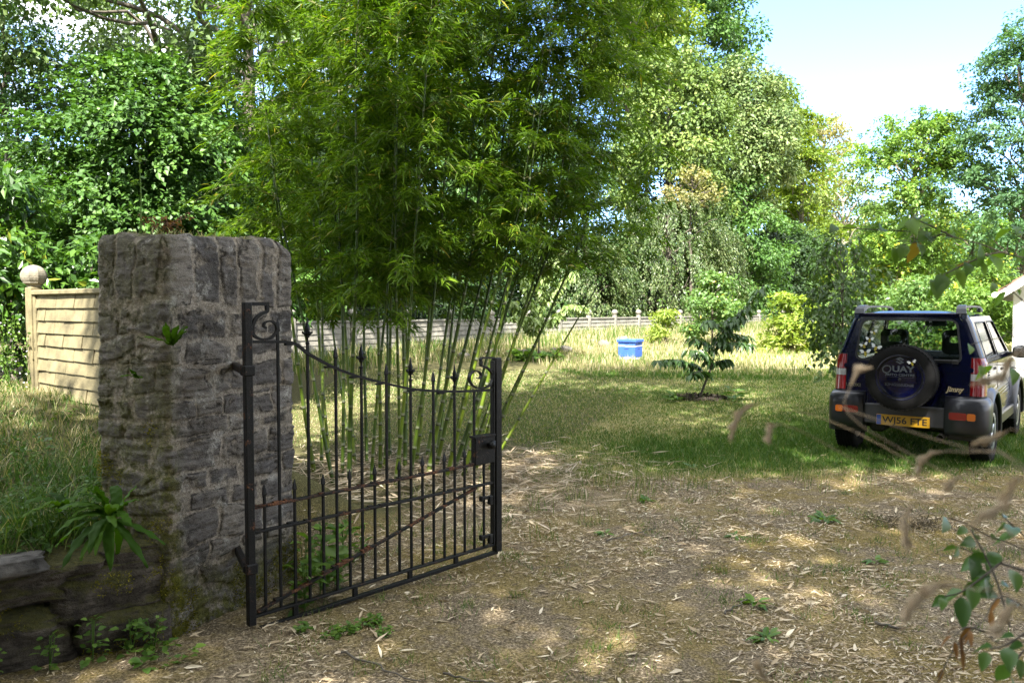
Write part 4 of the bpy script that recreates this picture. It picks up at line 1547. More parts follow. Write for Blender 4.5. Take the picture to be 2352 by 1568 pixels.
for xa, xb, yt, dd, lb in ((1290, 1500, 590, 40, 'near-black tree added as deep shade left behind the weeping beech'), (1450, 1680, 560, 43, 'near-black tree added as deep shade right behind the weeping beech'), (1660, 1840, 540, 47, 'near-black tree added as the shade right of the weeping beech'),
                           (680, 930, 520, 22, 'near-black tree added as shade behind the left bamboo canes'), (900, 1180, 540, 29, 'near-black tree added as shade behind the right bamboo canes')):
    tree_px('shadow_fill_tree', lb, 'tree', xa, xb, yt, 750, dd, 'dome', 'shade_dark', 60, 11000, .0045 * dd, 700 + xa, trunk_r=.15, clump=.024 * dd, depth=.6)  # trees added with near-black leaves to read as shade under the crowns
tree_px('woodland_tree', 'woodland tree with glossy leaves left behind the hazel near the pillar', 'tree', 250, 640, 380, 740, 20, 'dome', 'hazel', 80, 24500, .146, 28, group=WOOD, trunk_r=.25, clump=.9)
tree_px('woodland_tree', 'distant woodland tree seen through gaps at the far left', 'tree', -350, 150, 420, 760, 26, 'dome', 'hazel', 80, 21000, .189, 29, group=WOOD, trunk_r=.25, clump=1.1)
# shrubs and saplings of the garden
tree_px('laurel_shrub', 'dark glossy laurel like shrub behind the garden fence at the left edge', 'shrub', -230, 165, 395, 800, 8.7, 'dome', 'laurel', 80, 10000, .12, 30, trunk_r=.04, clump=.32, limbs=30, aspect=2.1, branch_r=.02)
tree_px('laurel_shrub', 'lower dark shrub spilling over the garden fence beside the stone pillar', 'shrub', 90, 330, 560, 830, 9.0, 'dome', 'laurel', 46, 5200, .11, 31, trunk_r=.04, clump=.28, limbs=20, aspect=2.1, branch_r=.02)
tree_px('fruit_bush', 'pale green leafy bush standing before the boundary fence right of the blue hive', 'shrub', 1580, 1690, 635, 765, 24, 'egg', 'fruit', 42, 4200, .12, 32, trunk_r=.04, clump=.32, limbs=14, branch_r=.02)
tree_px('yellow_bush', 'bright yellow green bush in the long grass left of the car', 'shrub', 1755, 1885, 655, 815, 22, 'cone', 'lime', 60, 5200, .11, 33, trunk_r=.04, clump=.3, limbs=16, branch_r=.02, style='spray')
tree_px('green_bush', 'small vivid green shrub on the bank in front of the boundary fence', 'shrub', 1500, 1560, 715, 775, 25, 'dome', 'lime', 16, 1500, .09, 34, trunk_r=.03, clump=.25, limbs=8, branch_r=.02)
tree_px('sapling', 'young birch like tree with drooping leaves close left of the blue car', 'tree', 1862, 2010, 535, 800, 12.2, 'egg', 'birch', 60, 3000, .075, 35, trunk_r=.025, clump=.24, limbs=30, branch_r=.014, aspect=1.3, style='weep', shell=.3)
for i, (a, b, yt, d, mt, lab) in enumerate([(1985, 2080, 655, 19, 'fruit', 'pale fruit bush behind the left end of the car roof'), (2070, 2180, 640, 18, 'fruit', 'pale fruit bush behind the middle of the car roof'),
                                            (2160, 2290, 650, 17, 'robinia', 'leafy green bush between the car roof rail and the white house'), (1890, 1995, 620, 24, 'fruit', 'fruit bush in the meadow behind the drooping sapling'),
                                            (2230, 2330, 600, 21, 'robinia', 'taller green bush at the corner of the white house')]):
    tree_px('fruit_bush', lab, 'shrub', a, b, yt, 800, d, 'egg', mt, 42, 4600, .10, 40 + i, trunk_r=.03, clump=.3, limbs=14, branch_r=.018, aspect=2.0)


# saplings with individual leaves
def sapling(name, label, cat, base, stems, mat, nleaf, L, W, seed, prof=LEAF_OVAL, droop=.5, down=.5, r=.018, bark=None, zs=(1, 1, 1)):
    """stems: list of polylines (offsets); leaves are strung along the given polylines"""
    rg = np.random.default_rng(seed)
    z0 = float(hgt(base[0], base[1]))
    b = np.array([base[0], base[1], z0])
    root = thing(name, label, cat, b)
    st, lf = MB(), MB()
    P, D = [], []
    for si, (pl, lo, wgt) in enumerate(stems):
        Q = smooth(b + np.array(pl) * zs, 24)
        tube(st, Q, np.linspace(r if si == 0 else r * .55, .003, 24), 6, cap=False)
        k = int(nleaf * wgt)
        u = lo + (1 - lo) * rg.random(k)
        p = np.column_stack([np.interp(u, np.linspace(0, 1, 24), Q[:, i]) for i in range(3)])
        a = rg.uniform(0, 2 * np.pi, k)
        d = np.column_stack([np.cos(a), np.sin(a), rg.normal(-down, .3, k)])
        P.append(p + d * [1, 1, .2] * rg.uniform(.01, .10, (k, 1)))
        D.append(d)
    P, D = np.concatenate(P), np.concatenate(D)
    n = len(P)
    LL = L * rg.uniform(.6, 1.25, n)
    shaped_leaves(lf, P, D, rg.normal(0, .35, (n, 3)) + [0, 0, 1], LL, LL * W, np.clip(rg.normal(.5, .22, n), 0, 1), prof, .2, droop)
    st.obj('trunk', bark or M_BARK, root)
    lf.obj('crown', M_LEAF[mat], root)
    return root


dg = np.array([tpx(1608, 13.6), 13.6])
sapling('dogwood_sapling', 'small dogwood with tiers of drooping dark leaves on bare soil in the mown lawn', 'tree', dg,
        [([(0, 0, 0), (.08, 0, .25), (.20, .05, .6), (.28, 0, 1.0), (.40, 0, 1.3), (.72, 0, 1.65), (1.0, .05, 2.1)], .42, .22),
         ([(.12, 0, .35), (-.1, .1, .62), (-.4, .0, .72), (-.66, 0, .70)], .25, .13), ([(.14, 0, .42), (-.05, -.2, .52), (-.2, -.35, .46)], .25, .09),
         ([(.2, 0, .62), (0, -.15, .85), (-.2, -.2, .92)], .2, .08), ([(.25, 0, .85), (.05, .1, 1.05), (-.1, .15, 1.12)], .2, .08),
         ([(.26, 0, .9), (.5, -.1, 1.05), (.75, -.1, 1.0)], .2, .10), ([(.3, 0, 1.1), (.55, .15, 1.2), (.8, .2, 1.12)], .2, .08),
         ([(.34, 0, 1.3), (.15, -.1, 1.45), (.05, -.1, 1.4)], .2, .06), ([(.36, 0, 1.4), (.6, .1, 1.5), (.72, .1, 1.45)], .2, .06), ([(.2, 0, .6), (.42, .1, .72), (.5, .1, .66)], .2, .06)],
        'dogwood', 1050, .115, .46, 50, droop=.55, down=.55, r=.022, zs=(1.08, 1, .92))
pr_ = np.array([tpx(1238, 20), 20])
sapling('pear_sapling', 'sunlit young fruit tree with hanging pale leaves between bamboo and blue hive', 'tree', pr_,
        [([(0, 0, 0), (0, 0, .5), (.03, 0, 1.2), (.1, 0, 2.0), (.15, 0, 2.9)], .25, .20), ([(0, 0, .5), (-.35, .1, .9), (-.6, 0, 1.4)], .2, .14), ([(0, 0, .6), (.4, 0, 1.0), (.75, .1, 1.3), (1.0, 0, 1.2)], .25, .16),
         ([(.02, 0, .9), (-.25, -.2, 1.4), (-.3, -.2, 2.0)], .2, .12), ([(.05, 0, 1.2), (.45, .1, 1.7), (.8, .1, 2.1)], .2, .12), ([(.08, 0, 1.6), (.3, -.1, 2.2), (.5, -.1, 2.7)], .2, .10), ([(0, 0, .7), (-.2, -.4, 1.0), (-.7, -.5, 1.0)], .2, .10)],
        'pear', 1500, .13, .6, 51, droop=.5, down=.6, r=.024, zs=(1.1, 1, 1.05))
sapling('pear_sapling', 'little sapling with yellowish tips rising in front of the weeping beech', 'tree', (tpx(1512, 26), 25.5),
        [([(0, 0, 0), (0, 0, .6), (.03, 0, 1.4)], .2, .6), ([(0, 0, .4), (.2, 0, .8), (.25, 0, 1.0)], .2, .4)], 'fruit', 130, .10, .5, 52, r=.012)

# trees behind the viewer: they throw the shade that lies over the drive and lawn
SH = [(2.5, 5.0, 11, 3.6, 4.5), (5.5, 6.5, 11, 4.2, 4.5), (3.7, 12.6, 14, 4.2, 4.0), (8.5, 10.5, 13, 4.2, 5.0), (-.4, 8.6, 12, 2.9, 3.2), (10.5, 5.5, 11, 4, 4), (12.5, 12.0, 14, 4.2, 5), (5.9, 10.9, 12.5, 2.8, 3.0), (-.2, 4.1, 9.5, 2.1, 2.6), (-2.95, 4.3, 9, 1.9, 2.2), (1.9, 2.2, 9, 2.3, 2.4)]
for i, (tx, ty, zc, R, Hh) in enumerate(SH):
    k = zc / SUN.z
    tree('shade_tree', 'tall broadleaf tree of the row behind the gateway shading the drive', 'tree', tx + SUN.x * k, ty + SUN.y * k - 2.5, zc - Hh / 2, zc + Hh / 2, R, 'round', 'oak', 70, (4000, 5600, 8500, 6500, 5000, 6500, 6500, 4500, 1500, 5200, 2300)[i], .26, 300 + i,
         group='trees shading the drive', trunk_r=.3, clump=R * .30, limbs=26, shell=.15, branch_r=.1, lean=(0, 5.0))
for i, (tx, ty, R, zt) in enumerate([(-7.5, -10, 4.5, 12.5), (-.5, -11.5, 4.5, 13.5), (6.5, -11, 4.5, 13), (13, -8, 4.5, 12.5), (-13, -5, 4.2, 11)]):
    tree('hedge_tree', 'dense dark hedge tree of the row along the lane behind the gateway', 'tree', tx, ty, .2, zt, R, 'egg', 'dark', 120, 12000, .34, 340 + i,
         group='hedge trees along the lane', trunk_r=.2, clump=1.3, limbs=12)

# ------------------------------------------------------------------ ferns
def fern(label, loc, fronds, seed, group=None):
    """hart's tongue: glossy undivided strap fronds; fronds = (dir angle, length, width, rise, droop)"""
    root = thing('hartstongue_fern', label, 'fern', loc, group=group)
    rg = np.random.default_rng(seed)
    base = np.array(loc)
    for ang, L, W, rise, droop in fronds:
        h = np.array([math.cos(ang), math.sin(ang), 0])
        L, W = L * .80, W * .95
        n = 22
        s = np.linspace(0, 1, n)
        c = base + h * (L * s * math.cos(rise))[:, None] + np.array([0, 0, 1.0]) * (L * (s * math.sin(rise) - (droop + .12) * s ** 2.2))[:, None]
        sd = unit(np.cross(h, [0, 0, 1.0]) + rg.normal(0, .15, 3))
        c = c + sd * (L * .06 * np.sin(s * rg.uniform(2, 4)))[:, None]
        T = unit(np.gradient(c, axis=0))
        up = np.cross(sd, T)
        up = np.where(up[:, 2:3] < 0, -up, up)
        wd = W * np.clip(np.minimum(s * 7, 1) ** .5 * np.clip((1 - s) * 3.2, 0, 1) ** .6, .08, 1) * np.where(s < .08, .3, 1)
        wav = W * .14 * np.sin(s * L * 110 + rg.uniform(0, 6))
        v = []
        for q, (sx, hgt_) in enumerate(((-1, 0), (-.5, .12), (0, 0), (.5, .12), (1, 0))):
            v.append(c + sd * (wd / 2 * sx)[:, None] + up * (wd * hgt_ + (wav * (.9 if abs(sx) == 1 else .2) * (1 if sx > 0 else -1)))[:, None])
        v = np.stack(v, 1)
        m = MB()
        m.add(v.reshape(-1, 3), grid_faces(n, 5), np.clip(rg.normal(.5, .2), 0, 1), True)
        m.obj('frond', M_LEAF['fern'], root)
    return root


def pillar_face(s, z, o=0.04, left=False):
    p = PC + (EU * s - EV * o if not left else EV * s - EU * o)
    return np.array([p[0], p[1], z])


A_F = math.atan2(-EV[1], -EV[0])      # out of the pillar's front
A_L = math.atan2(-EU[1], -EU[0])      # out of its left end
fern("small bright hart's tongue fern rooted high on the near corner of the stone pillar", pillar_face(.015, 1.50, .03),
     [(A_F + .9, .17, .034, 1.15, .05), (A_F + .4, .19, .034, 1.0, .08), (A_F - .3, .20, .036, 1.1, .1), (A_L - .2, .22, .036, .55, .12), (A_L + .5, .22, .036, .95, .1), (A_L + .1, .19, .034, 1.25, .03), (A_F + 1.3, .15, .03, .9, .05)], 1)
fern("tiny hart's tongue fern on the shaded end of the stone pillar below the larger one", pillar_face(.16, 1.33, .03, True),
     [(A_L - .3, .13, .03, .5, .2), (A_L + .4, .12, .03, .7, .2), (A_L, .12, .028, .9, .1), (A_L + 1.0, .12, .03, .4, .2)], 2)
fern("large hart's tongue fern with long arching fronds beside the foot of the stone pillar", tuple(at(262, 1190, 3.78)),
     [(A_L - .3 + .4 * q, .22 + .035 * (q % 4), .042, -.5 + .33 * (q % 5), .30 + .1 * (q % 3)) for q in range(-5, 7)] +
     [(A_L + 1.25, .34, .055, .6, .42), (A_L + .9, .33, .055, .9, .35), (A_L + .4, .30, .05, .35, .65), (A_L - .1, .32, .055, .0, .55), (A_L - .5, .36, .055, .5, .5), (A_L - .8, .40, .055, .75, .40), (A_L - 1.2, .42, .055, .55, .3),
      (A_L - 1.5, .40, .05, .8, .3), (A_L + 1.7, .30, .05, .9, .25), (A_L - 2.2, .36, .055, 1.0, .3), (A_L + .1, .33, .055, 1.2, .15), (A_L - .55, .34, .055, 1.15, .2), (A_L + 2.2, .28, .05, 1.1, .1), (A_L + .75, .26, .05, -.2, .6), (A_L - .95, .33, .05, .15, .5)], 3)
fern("smaller hart's tongue fern on the left of the large one upon the grassy bank", tuple(at(150, 1165, 4.1)),
     [(A_L - .9, .3, .05, .6, .35), (A_L - .3, .3, .05, .4, .4), (A_L + .4, .28, .045, .7, .3), (A_L + 1.2, .26, .045, .8, .3), (A_L - 1.6, .3, .05, .7, .35), (A_L + 2.5, .26, .05, .9, .2)], 4)

# ------------------------------------------------------------------ litter, grass, weeds
rl = np.random.default_rng(7)


def scatter(n, x0, x1, y0, y1, wfun):
    P = np.column_stack([rl.uniform(x0, x1, n), y0 + (y1 - y0) * rl.random(n) ** 1.15])
    return P[rl.random(n) < wfun(P[:, 0], P[:, 1])]


def in_pillar(P, pad=0.0):
    u = (P - PC) @ EU
    v = (P - PC) @ EV
    return (u > -pad) & (u < PW + pad) & (v > -pad) & (v < PT + pad)


P = scatter(300000, -3.2, 7.5, 2.6, 10.2, lambda x, y: (.22 + .78 * zones(x, y)[3]) * (1 - .85 * zones(x, y)[1]) * (1 - zones(x, y)[4]) * (.25 + 1.2 * sstep(.42, .58, fbm(x * 1.1, y * 1.1, 0, 90))) * (.35 + .9 * sstep(.36, .52, fbm(x * 4.5, y * 4.5, 0, 91))))
P = P[~in_pillar(P, .02)]
n = len(P)
G = on_ground(P)
a = rl.uniform(0, 2 * np.pi, n)
a = np.where(rl.random(n) < .4, rl.normal(.25, .6, n), a)
big = rl.random(n) < .05
L = np.where(big, rl.uniform(.045, .10, n), rl.uniform(.012, .045, n))
W = np.where(big, L * rl.uniform(.13, .24, n), np.minimum(L * rl.uniform(.08, .25, n), .008))
D = np.column_stack([np.cos(a), np.sin(a), rl.normal(.02, .16, n)])
m = MB()
G[:, 2] += rl.uniform(.002, .012, n)
sm = ~big
leaves(m, G[sm], D[sm], rl.normal(0, .35, (sm.sum(), 3)) + [0, 0, 1], L[sm], W[sm], np.clip(rl.normal(.5, .27, sm.sum()), 0, 1), mid=.5, fold=.05)
shaped_leaves(m, G[big], D[big], rl.normal(0, .4, (big.sum(), 3)) + [0, 0, 1], L[big], W[big], np.clip(rl.normal(.6, .22, big.sum()), 0, 1), LEAF_LANCE, .25, -.02, .15, rl)
lit = m.obj('leaf_litter', M_LITTER)
tag(lit, 'pale dry bamboo leaves and stalk fragments strewn over the mossy drive', 'leaf litter', kind='stuff')
print('litter', n)

# mulch of dead canes and leaves under the bamboo
n = 3200
P = np.column_stack([rl.normal(-.75, .95, n), rl.normal(8.0, .75, n)])
G = on_ground(P)
G[:, 2] += rl.uniform(.005, .05, n)
a = rl.uniform(0, 2 * np.pi, n)
m = MB()
Lm = rl.uniform(.08, .34, n)
leaves(m, G, np.column_stack([np.cos(a), np.sin(a), rl.normal(.05, .14, n)]), rl.normal(0, .4, (n, 3)) + [0, 0, 1], Lm, rl.uniform(.006, .02, n), np.clip(rl.normal(.55, .25, n), 0, 1), mid=.5)
tag(m.obj('straw_mulch', M_STRAW), 'straw coloured mulch of dead canes lying under the bamboo', 'mulch', kind='stuff')

# mown lawn blades
P = scatter(330000, -3.5, 9.0, 6.6, 17.5, lambda x, y: np.clip(zones(x, y)[1] * (.5 + 1.0 * zones(x, y)[0]), 0, 1) * (np.abs(x / y) < .75))
n = len(P)
g, l, _, _, _ = zones(P[:, 0], P[:, 1])
m = MB()
tint = np.where(rl.random(n) < np.clip(.2 + g, .15, .95), rl.uniform(.1, .55, n), rl.uniform(.5, 1.0, n))
blades(m, on_ground(P), rl.uniform(.02, .06, n) * (.55 + .9 * g), .004 + .0006 * P[:, 1], .7, tint, rl, False)
print('lawn', n)
# sparse grass tufts on the drive and along the gate
P0 = scatter(420, -1.2, 7.0, 3.2, 9.0, lambda x, y: 1 - zones(x, y)[4])
nb = 34
P = np.repeat(P0, nb, 0) + rl.normal(0, .05, (len(P0) * nb, 2)) * np.repeat(rl.uniform(.5, 2.0, len(P0)), nb)[:, None]
P = P[~in_pillar(P, .03)]
n = len(P)
blades(m, on_ground(P), rl.uniform(.02, .075, n), .0045, .8, np.clip(rl.normal(.40, .22, n), 0, 1), rl, False)
tag(m.obj('lawn_grass', M_GRASS), 'short mown grass, green and straw coloured, round the car and bamboo', 'grass', kind='stuff')

# tall straw coloured grass between the gate and the bamboo
P0 = np.column_stack([rl.uniform(-.9, 1.6, 16), rl.uniform(5.6, 8.2, 16)])
P0 = np.concatenate([P0, np.column_stack([rl.uniform(.2, 3.4, 14), rl.uniform(7.2, 8.3, 14)])])
P = np.repeat(P0, 22, 0) + rl.normal(0, .07, (len(P0) * 22, 2))
n = len(P)
m = MB()
blades(m, on_ground(P), rl.uniform(.05, .24, n), .005, .45, np.clip(rl.normal(.55, .3, n), 0, 1), rl)
tag(m.obj('rough_grass', M_GRASS), 'rough tufts of longer half dry grass around the bamboo bed', 'grass', kind='stuff')

# meadow: long straw coloured grass with green at its feet
P = scatter(150000, -9, 26, 14.5, 40, lambda x, y: zones(x, y)[2] * (np.abs(x / y) < .72) * np.clip(1.25 - (y - 15) / 30, .3, 1))
n = len(P)
fr = sstep(17.8, 15.6, P[:, 1])
df = (P[:, 0] - HF0[0]) * HFD[1] - (P[:, 1] - HF0[1]) * HFD[0]
P, fr = P[df > .15], fr[df > .15]
n = len(P)
pat = fbm(P[:, 0] * .5, P[:, 1] * .5, 0, 95)
tint = np.clip(np.where(rl.random(n) < .25 + .45 * fr + .9 * (pat - .5), rl.uniform(.15, .55, n), rl.uniform(.6, 1.0, n)), 0, 1)
m = MB()
blades(m, on_ground(P), rl.uniform(.07, .28, n) * (.5 + .5 * pat) * (1 - .3 * fr), .006 + .0005 * P[:, 1], .45, tint, rl)
tag(m.obj('meadow_grass', M_GRASS), 'long straw coloured meadow grass around the blue hive', 'meadow grass', kind='stuff')
print('meadow', n)

# bank in front of the garden fence
bw = lambda x, y: zones(x, y)[4]
P = scatter(46000, -6.2, -1.75, 2.2, 8.2, lambda x, y: bw(x, y) * (.4 + .9 * sstep(.35, .6, fbm(x * 1.4, y * 1.4, 0, 97))))
dff = (P[:, 0] - FP0[0]) * FN[0] + (P[:, 1] - FP0[1]) * FN[1]
P = P[(dff < -.02) & ~in_pillar(P, .03)]
n = len(P)
far = sstep(4.2, 5.6, P[:, 1])
pat = fbm(P[:, 0] * 1.1, P[:, 1] * 1.1, 0, 98)
m = MB()
tint = np.where(rl.random(n) < np.clip(.97 - .42 * far + 1.0 * (pat - .5), .1, .98), rl.uniform(.0, .45, n), rl.uniform(.6, 1.0, n))
blades(m, on_ground(P), rl.uniform(.03, .20, n) * (1.5 - .8 * far) * (.5 + pat), .0055, .9, tint, rl)
# longer blades hanging over the wall
P0 = np.column_stack([WA + WD * rl.uniform(.1, 2.2, 60)[:, None] + WN * rl.uniform(.2, .5, 60)[:, None]])
P = np.repeat(P0, 24, 0) + rl.normal(0, .05, (60 * 24, 2))
P = P[~in_pillar(P, .03)]
n = len(P)
blades(m, on_ground(P), rl.uniform(.12, .40, n), .005, 1.1, np.clip(rl.normal(.35, .25, n), 0, 1), rl)
n = 5200
P = scatter(n, -4.6, -1.75, 2.6, 6.2, lambda x, y: bw(x, y) * sstep(.42, .6, fbm(x * 2.2, y * 2.2, 0, 197)) * (1.2 - .8 * sstep(4.3, 5.6, y)))
P = np.repeat(P, 7, 0) + rl.normal(0, .03, (len(P) * 7, 2))
P = P[~in_pillar(P, .03)]
G = on_ground(P)
n = len(G)
G[:, 2] += np.abs(rl.normal(.04, .05, n))
shaped_leaves(m, G, np.column_stack([rl.normal(size=n), rl.normal(size=n), rl.normal(.1, .3, n)]), rl.normal(0, .4, (n, 3)) + [0, 0, 1], rl.uniform(.02, .05, n), rl.uniform(.01, .03, n), rl.uniform(.0, .42, n), LEAF_OVAL, .15, .25)
tag(m.obj('bank_grass', M_GRASS), 'tangled grass and small herbs on the earth bank below the garden fence', 'grass', kind='stuff')


def rosette_weeds(name, label, spots, mat, seed, nl=(6, 12), L=(.03, .08), W=.5, h=.02, stalk=0.0, group=None, cat='weed', prof=LEAF_OVAL):
    rg = np.random.default_rng(seed)
    for (x, y, sc) in spots:
        z = float(hgt(x, y))
        m = MB()
        k = int(rg.integers(*nl) * max(1, sc * 1.3))
        a = rg.uniform(0, 2 * np.pi, k)
        if stalk:
            zz = rg.random(k) * stalk * sc
            r = rg.uniform(0, .05, k) * sc
        else:
            zz = rg.uniform(.004, h, k)
            r = rg.uniform(.0, .04, k) * sc
        P = np.column_stack([x + np.cos(a) * r, y + np.sin(a) * r, z + zz])
        D = np.column_stack([np.cos(a), np.sin(a), rg.normal(.25, .2, k)])
        LL = rg.uniform(*L, k) * (.6 + .4 * sc)
        shaped_leaves(m, P, D, rg.normal(0, .3, (k, 3)) + [0, 0, 1], LL, LL * W, np.clip(rg.normal(.5, .25, k), 0, 1), prof, .15, .2, .06, rg)
        if stalk:
            for q in range(3):
                tube(m, [(x, y, z), (x + rg.normal(0, .02), y + rg.normal(0, .02), z + stalk * sc)], [.003, .002], 4, .2)
        o = m.obj(name, M_LEAF[mat], loc=(x, y, z))
        tag(o, label, cat, group)


def gxy(px, py):
    """ground position seen at a photo pixel (flat near ground)"""
    d = np.array([(px - 1176) / F_PX, CP - SP * (py - 784) / F_PX, -SP - CP * (py - 784) / F_PX])
    k = -(CAM_H - .01) / d[2]
    return d[0] * k, d[1] * k


rosette_weeds('leafy_weed', 'low clump of green leafy weeds growing under the iron gate', [(*gxy(x, y), s) for x, y, s in [(745, 1300, 1.4), (700, 1330, 1.2), (790, 1285, 1.2), (735, 1370, 1.6), (700, 1395, 1.2), (830, 1275, 1.0), (770, 1340, 1.0)]], 'weed', 400, (12, 22), (.05, .09), .7, .12, .22, 'weeds under the gate')
rosette_weeds('clover_patch', 'patch of small clover leaves before the foot of the gate', [(*gxy(x, y), s) for x, y, s in [(800, 1440, 1.5), (850, 1425, 1.4), (760, 1455, 1.2), (700, 1440, 1.0), (880, 1450, 1.0)]], 'weed', 401, (18, 30), (.02, .035), .9, .03, 0, 'clover by the gate')
rosette_weeds('seedling_weed', 'light green seedling with broad leaves at the foot of the stone pillar', [(*gxy(x, y), s) for x, y, s in [(385, 1490, 1.0), (437, 1508, 1.1), (330, 1525, 1.2), (395, 1520, .8), (345, 1500, .7)]], 'weed', 402, (5, 9), (.035, .06), .75, .05, 0, 'seedlings at the pillar foot')
rosette_weeds('plantain', 'flat rosette of plantain on the open mossy drive', [(*gxy(x, y), s) for x, y, s in [(1895, 1195, 1.6), (1735, 1385, 1.2), (1760, 1465, 1.0), (1480, 1150, 1.0), (1590, 1075, 1.1), (2010, 1290, .8), (1390, 1225, .9), (1690, 1230, .9)]], 'weed', 403, (9, 14), (.06, .11), .32, .02, 0, 'plantain on the drive')
rosette_weeds('herb_weed', 'ferny little herb growing from the joints of the dry stone wall', [(*(WA + WD * s_ - WN * .12), sc) for s_, sc in [(.15, 1.1), (.32, 1.3), (.5, 1.0), (.72, .9), (.95, 1.0), (.05, 1.0)]], 'weed', 404, (16, 26), (.025, .05), .7, .03, .16, 'herbs on the stone wall')
rosette_weeds('broad_weed', 'broad leaved weed standing beside the young dogwood', [(dg[0] + .55, 13.4, 1.6), (dg[0] - .45, 13.3, 1.2)], 'weed', 405, (7, 10), (.14, .22), .35, .03, .12, 'weeds beside the dogwood')
rosette_weeds('broad_weed', 'low clump of wide leaves round the foot of the sunlit fruit tree', [(pr_[0] - .4, 19.6, 2.2), (pr_[0] + .35, 19.5, 2.2), (pr_[0], 19.4, 2.0)], 'weed', 406, (9, 14), (.16, .26), .5, .03, .1, 'weeds round the fruit tree')
# bare soil ring of the dogwood
m = MB()
n = 1500
a, r = rl.uniform(0, 2 * np.pi, n), .45 * np.sqrt(rl.random(n))
P = on_ground(np.column_stack([dg[0] + r * np.cos(a), dg[1] + r * .8 * np.sin(a)]))
P[:, 2] += .012
leaves(m, P, rl.normal(size=(n, 3)) * [1, 1, .5], rl.normal(size=(n, 3)), rl.uniform(.03, .08, n), rl.uniform(.02, .05, n), rl.random(n))
tag(m.obj('soil_clods', simple('soil', (.055, .042, .032), .95, var=.4)), 'dark crumbly soil ring round the foot of the dogwood', 'soil', kind='stuff')
# heap of dug-up turf on the drive
hx, hy = gxy(2090, 1205)
m = MB()
n = 900
P = np.column_stack([rl.normal(hx, .16, n), rl.normal(hy, .10, n)])
P = on_ground(P)
P[:, 2] += np.abs(rl.normal(0, .03, n))
leaves(m, P, rl.normal(size=(n, 3)), rl.normal(size=(n, 3)), rl.uniform(.02, .06, n), .006, rl.random(n) * .5)
tag(m.obj('turf_heap', simple('turf_soil', (.07, .055, .03), .95, var=.4)), 'small dark heap of uprooted turf lying on the drive before the car', 'turf heap')
# twigs on the ground
for (x0, y0, x1, y1, r) in [(780, 1490, 960, 1565, .006), (1395, 1240, 1500, 1215, .005), (1660, 1410, 1730, 1375, .006), (1010, 1545, 1140, 1568, .006), (2010, 1435, 2080, 1450, .01)]:
    a, b = np.array(gxy(x0, y0)), np.array(gxy(x1, y1))
    q = np.linspace(0, 1, 9)[:, None]
    pl = a + (b - a) * q + rl.normal(0, .012, (9, 2))
    m = MB()
    tube(m, on_ground(pl) + [0, 0, .014], np.linspace(r, r * .5, 9), 6)
    tag(m.obj('twig', M_BARK), 'thin dark twig lying on the litter of the drive', 'twig', 'twigs on the drive')
# plants on the pillar top
m = MB()
n = 500
P2 = PC + EU * rl.uniform(.03, PW - .03, n)[:, None] + EV * rl.uniform(.02, PT - .05, n)[:, None]
blades(m, np.column_stack([P2, np.full(n, PH + .01)]), rl.uniform(.01, .045, n), .003, .8, rl.uniform(.5, 1, n), rl)
tag(m.obj('pillar_top_grass', M_GRASS), 'thin dry grass growing along the top of the stone pillar', 'grass', kind='stuff')
m = MB()
pc_ = PC + EU * .20 + EV * .2
for q in range(11):
    Q = smooth([(pc_[0], pc_[1], PH - .01), (pc_[0] + rl.normal(0, .04), pc_[1] + rl.normal(0, .03), PH + .05), (pc_[0] + rl.normal(0, .09), pc_[1] + rl.normal(0, .06), PH + rl.uniform(.07, .15))], 9)
    tube(m, Q, np.linspace(.003, .0015, 9), 4, .3)
    i = rl.integers(2, 9, 9)
    leaves(m, Q[i], rl.normal(size=(9, 3)), rl.normal(size=(9, 3)), rl.uniform(.015, .035, 9), .012, rl.random(9))
tag(m.obj('wall_plant', M_LEAF['dead'], loc=(pc_[0], pc_[1], PH)), 'small reddish withered plant growing on top of the stone pillar', 'plant')
m = MB()
pc_ = PC + EU * .12 + EV * .3
tube(m, [(pc_[0], pc_[1], PH), (pc_[0] + .005, pc_[1], PH + .22), (pc_[0], pc_[1], PH + .42)], [.005, .004, .002], 5, .8)
n = 14
leaves(m, np.column_stack([np.full(n, pc_[0]), np.full(n, pc_[1]), PH + rl.uniform(.25, .42, n)]), rl.normal(size=(n, 3)), rl.normal(size=(n, 3)) + [0, 0, 1], .05, .022, rl.random(n))
tag(m.obj('tree_seedling', M_LEAF['weed'], loc=(pc_[0], pc_[1], PH)), 'single thin upright seedling growing out of the stone pillar top', 'seedling')
# creeping plant with tiny white flowers beside the fence post
m = MB()
fl = MB()
for q in range(16):
    s_ = rl.uniform(-.25, .02)
    b = np.array([FP0[0] + s_, FP0[1] - .08 + rl.normal(0, .05), .85])
    pl = np.array([b, b + [rl.normal(-.05, .05), -.02, .3], b + [rl.normal(-.05, .08), -.05, rl.uniform(.5, .85)]])
    Q = smooth(pl, 10)
    tube(m, Q, .003, 4, .3)
    k = 22
    i = rl.integers(0, 10, k)
    leaves(m, Q[i] + rl.normal(0, .03, (k, 3)), rl.normal(size=(k, 3)), rl.normal(size=(k, 3)) + [0, -.6, .5], .035, .025, rl.random(k))
    k = 6
    i = rl.integers(0, 10, k)
    leaves(fl, Q[i] + rl.normal(0, .04, (k, 3)), rl.normal(size=(k, 3)), rl.normal(size=(k, 3)), .018, .014, .5)
vine = thing('flowering_creeper', 'creeper with tiny pale flowers climbing the left side of the fence post', 'creeper', (FP0[0] - .1, FP0[1] - .1, .85))
m.obj('foliage', M_LEAF['weed'], vine)
fl.obj('flowers', simple('pale_flower', (.7, .66, .75), .7), vine)

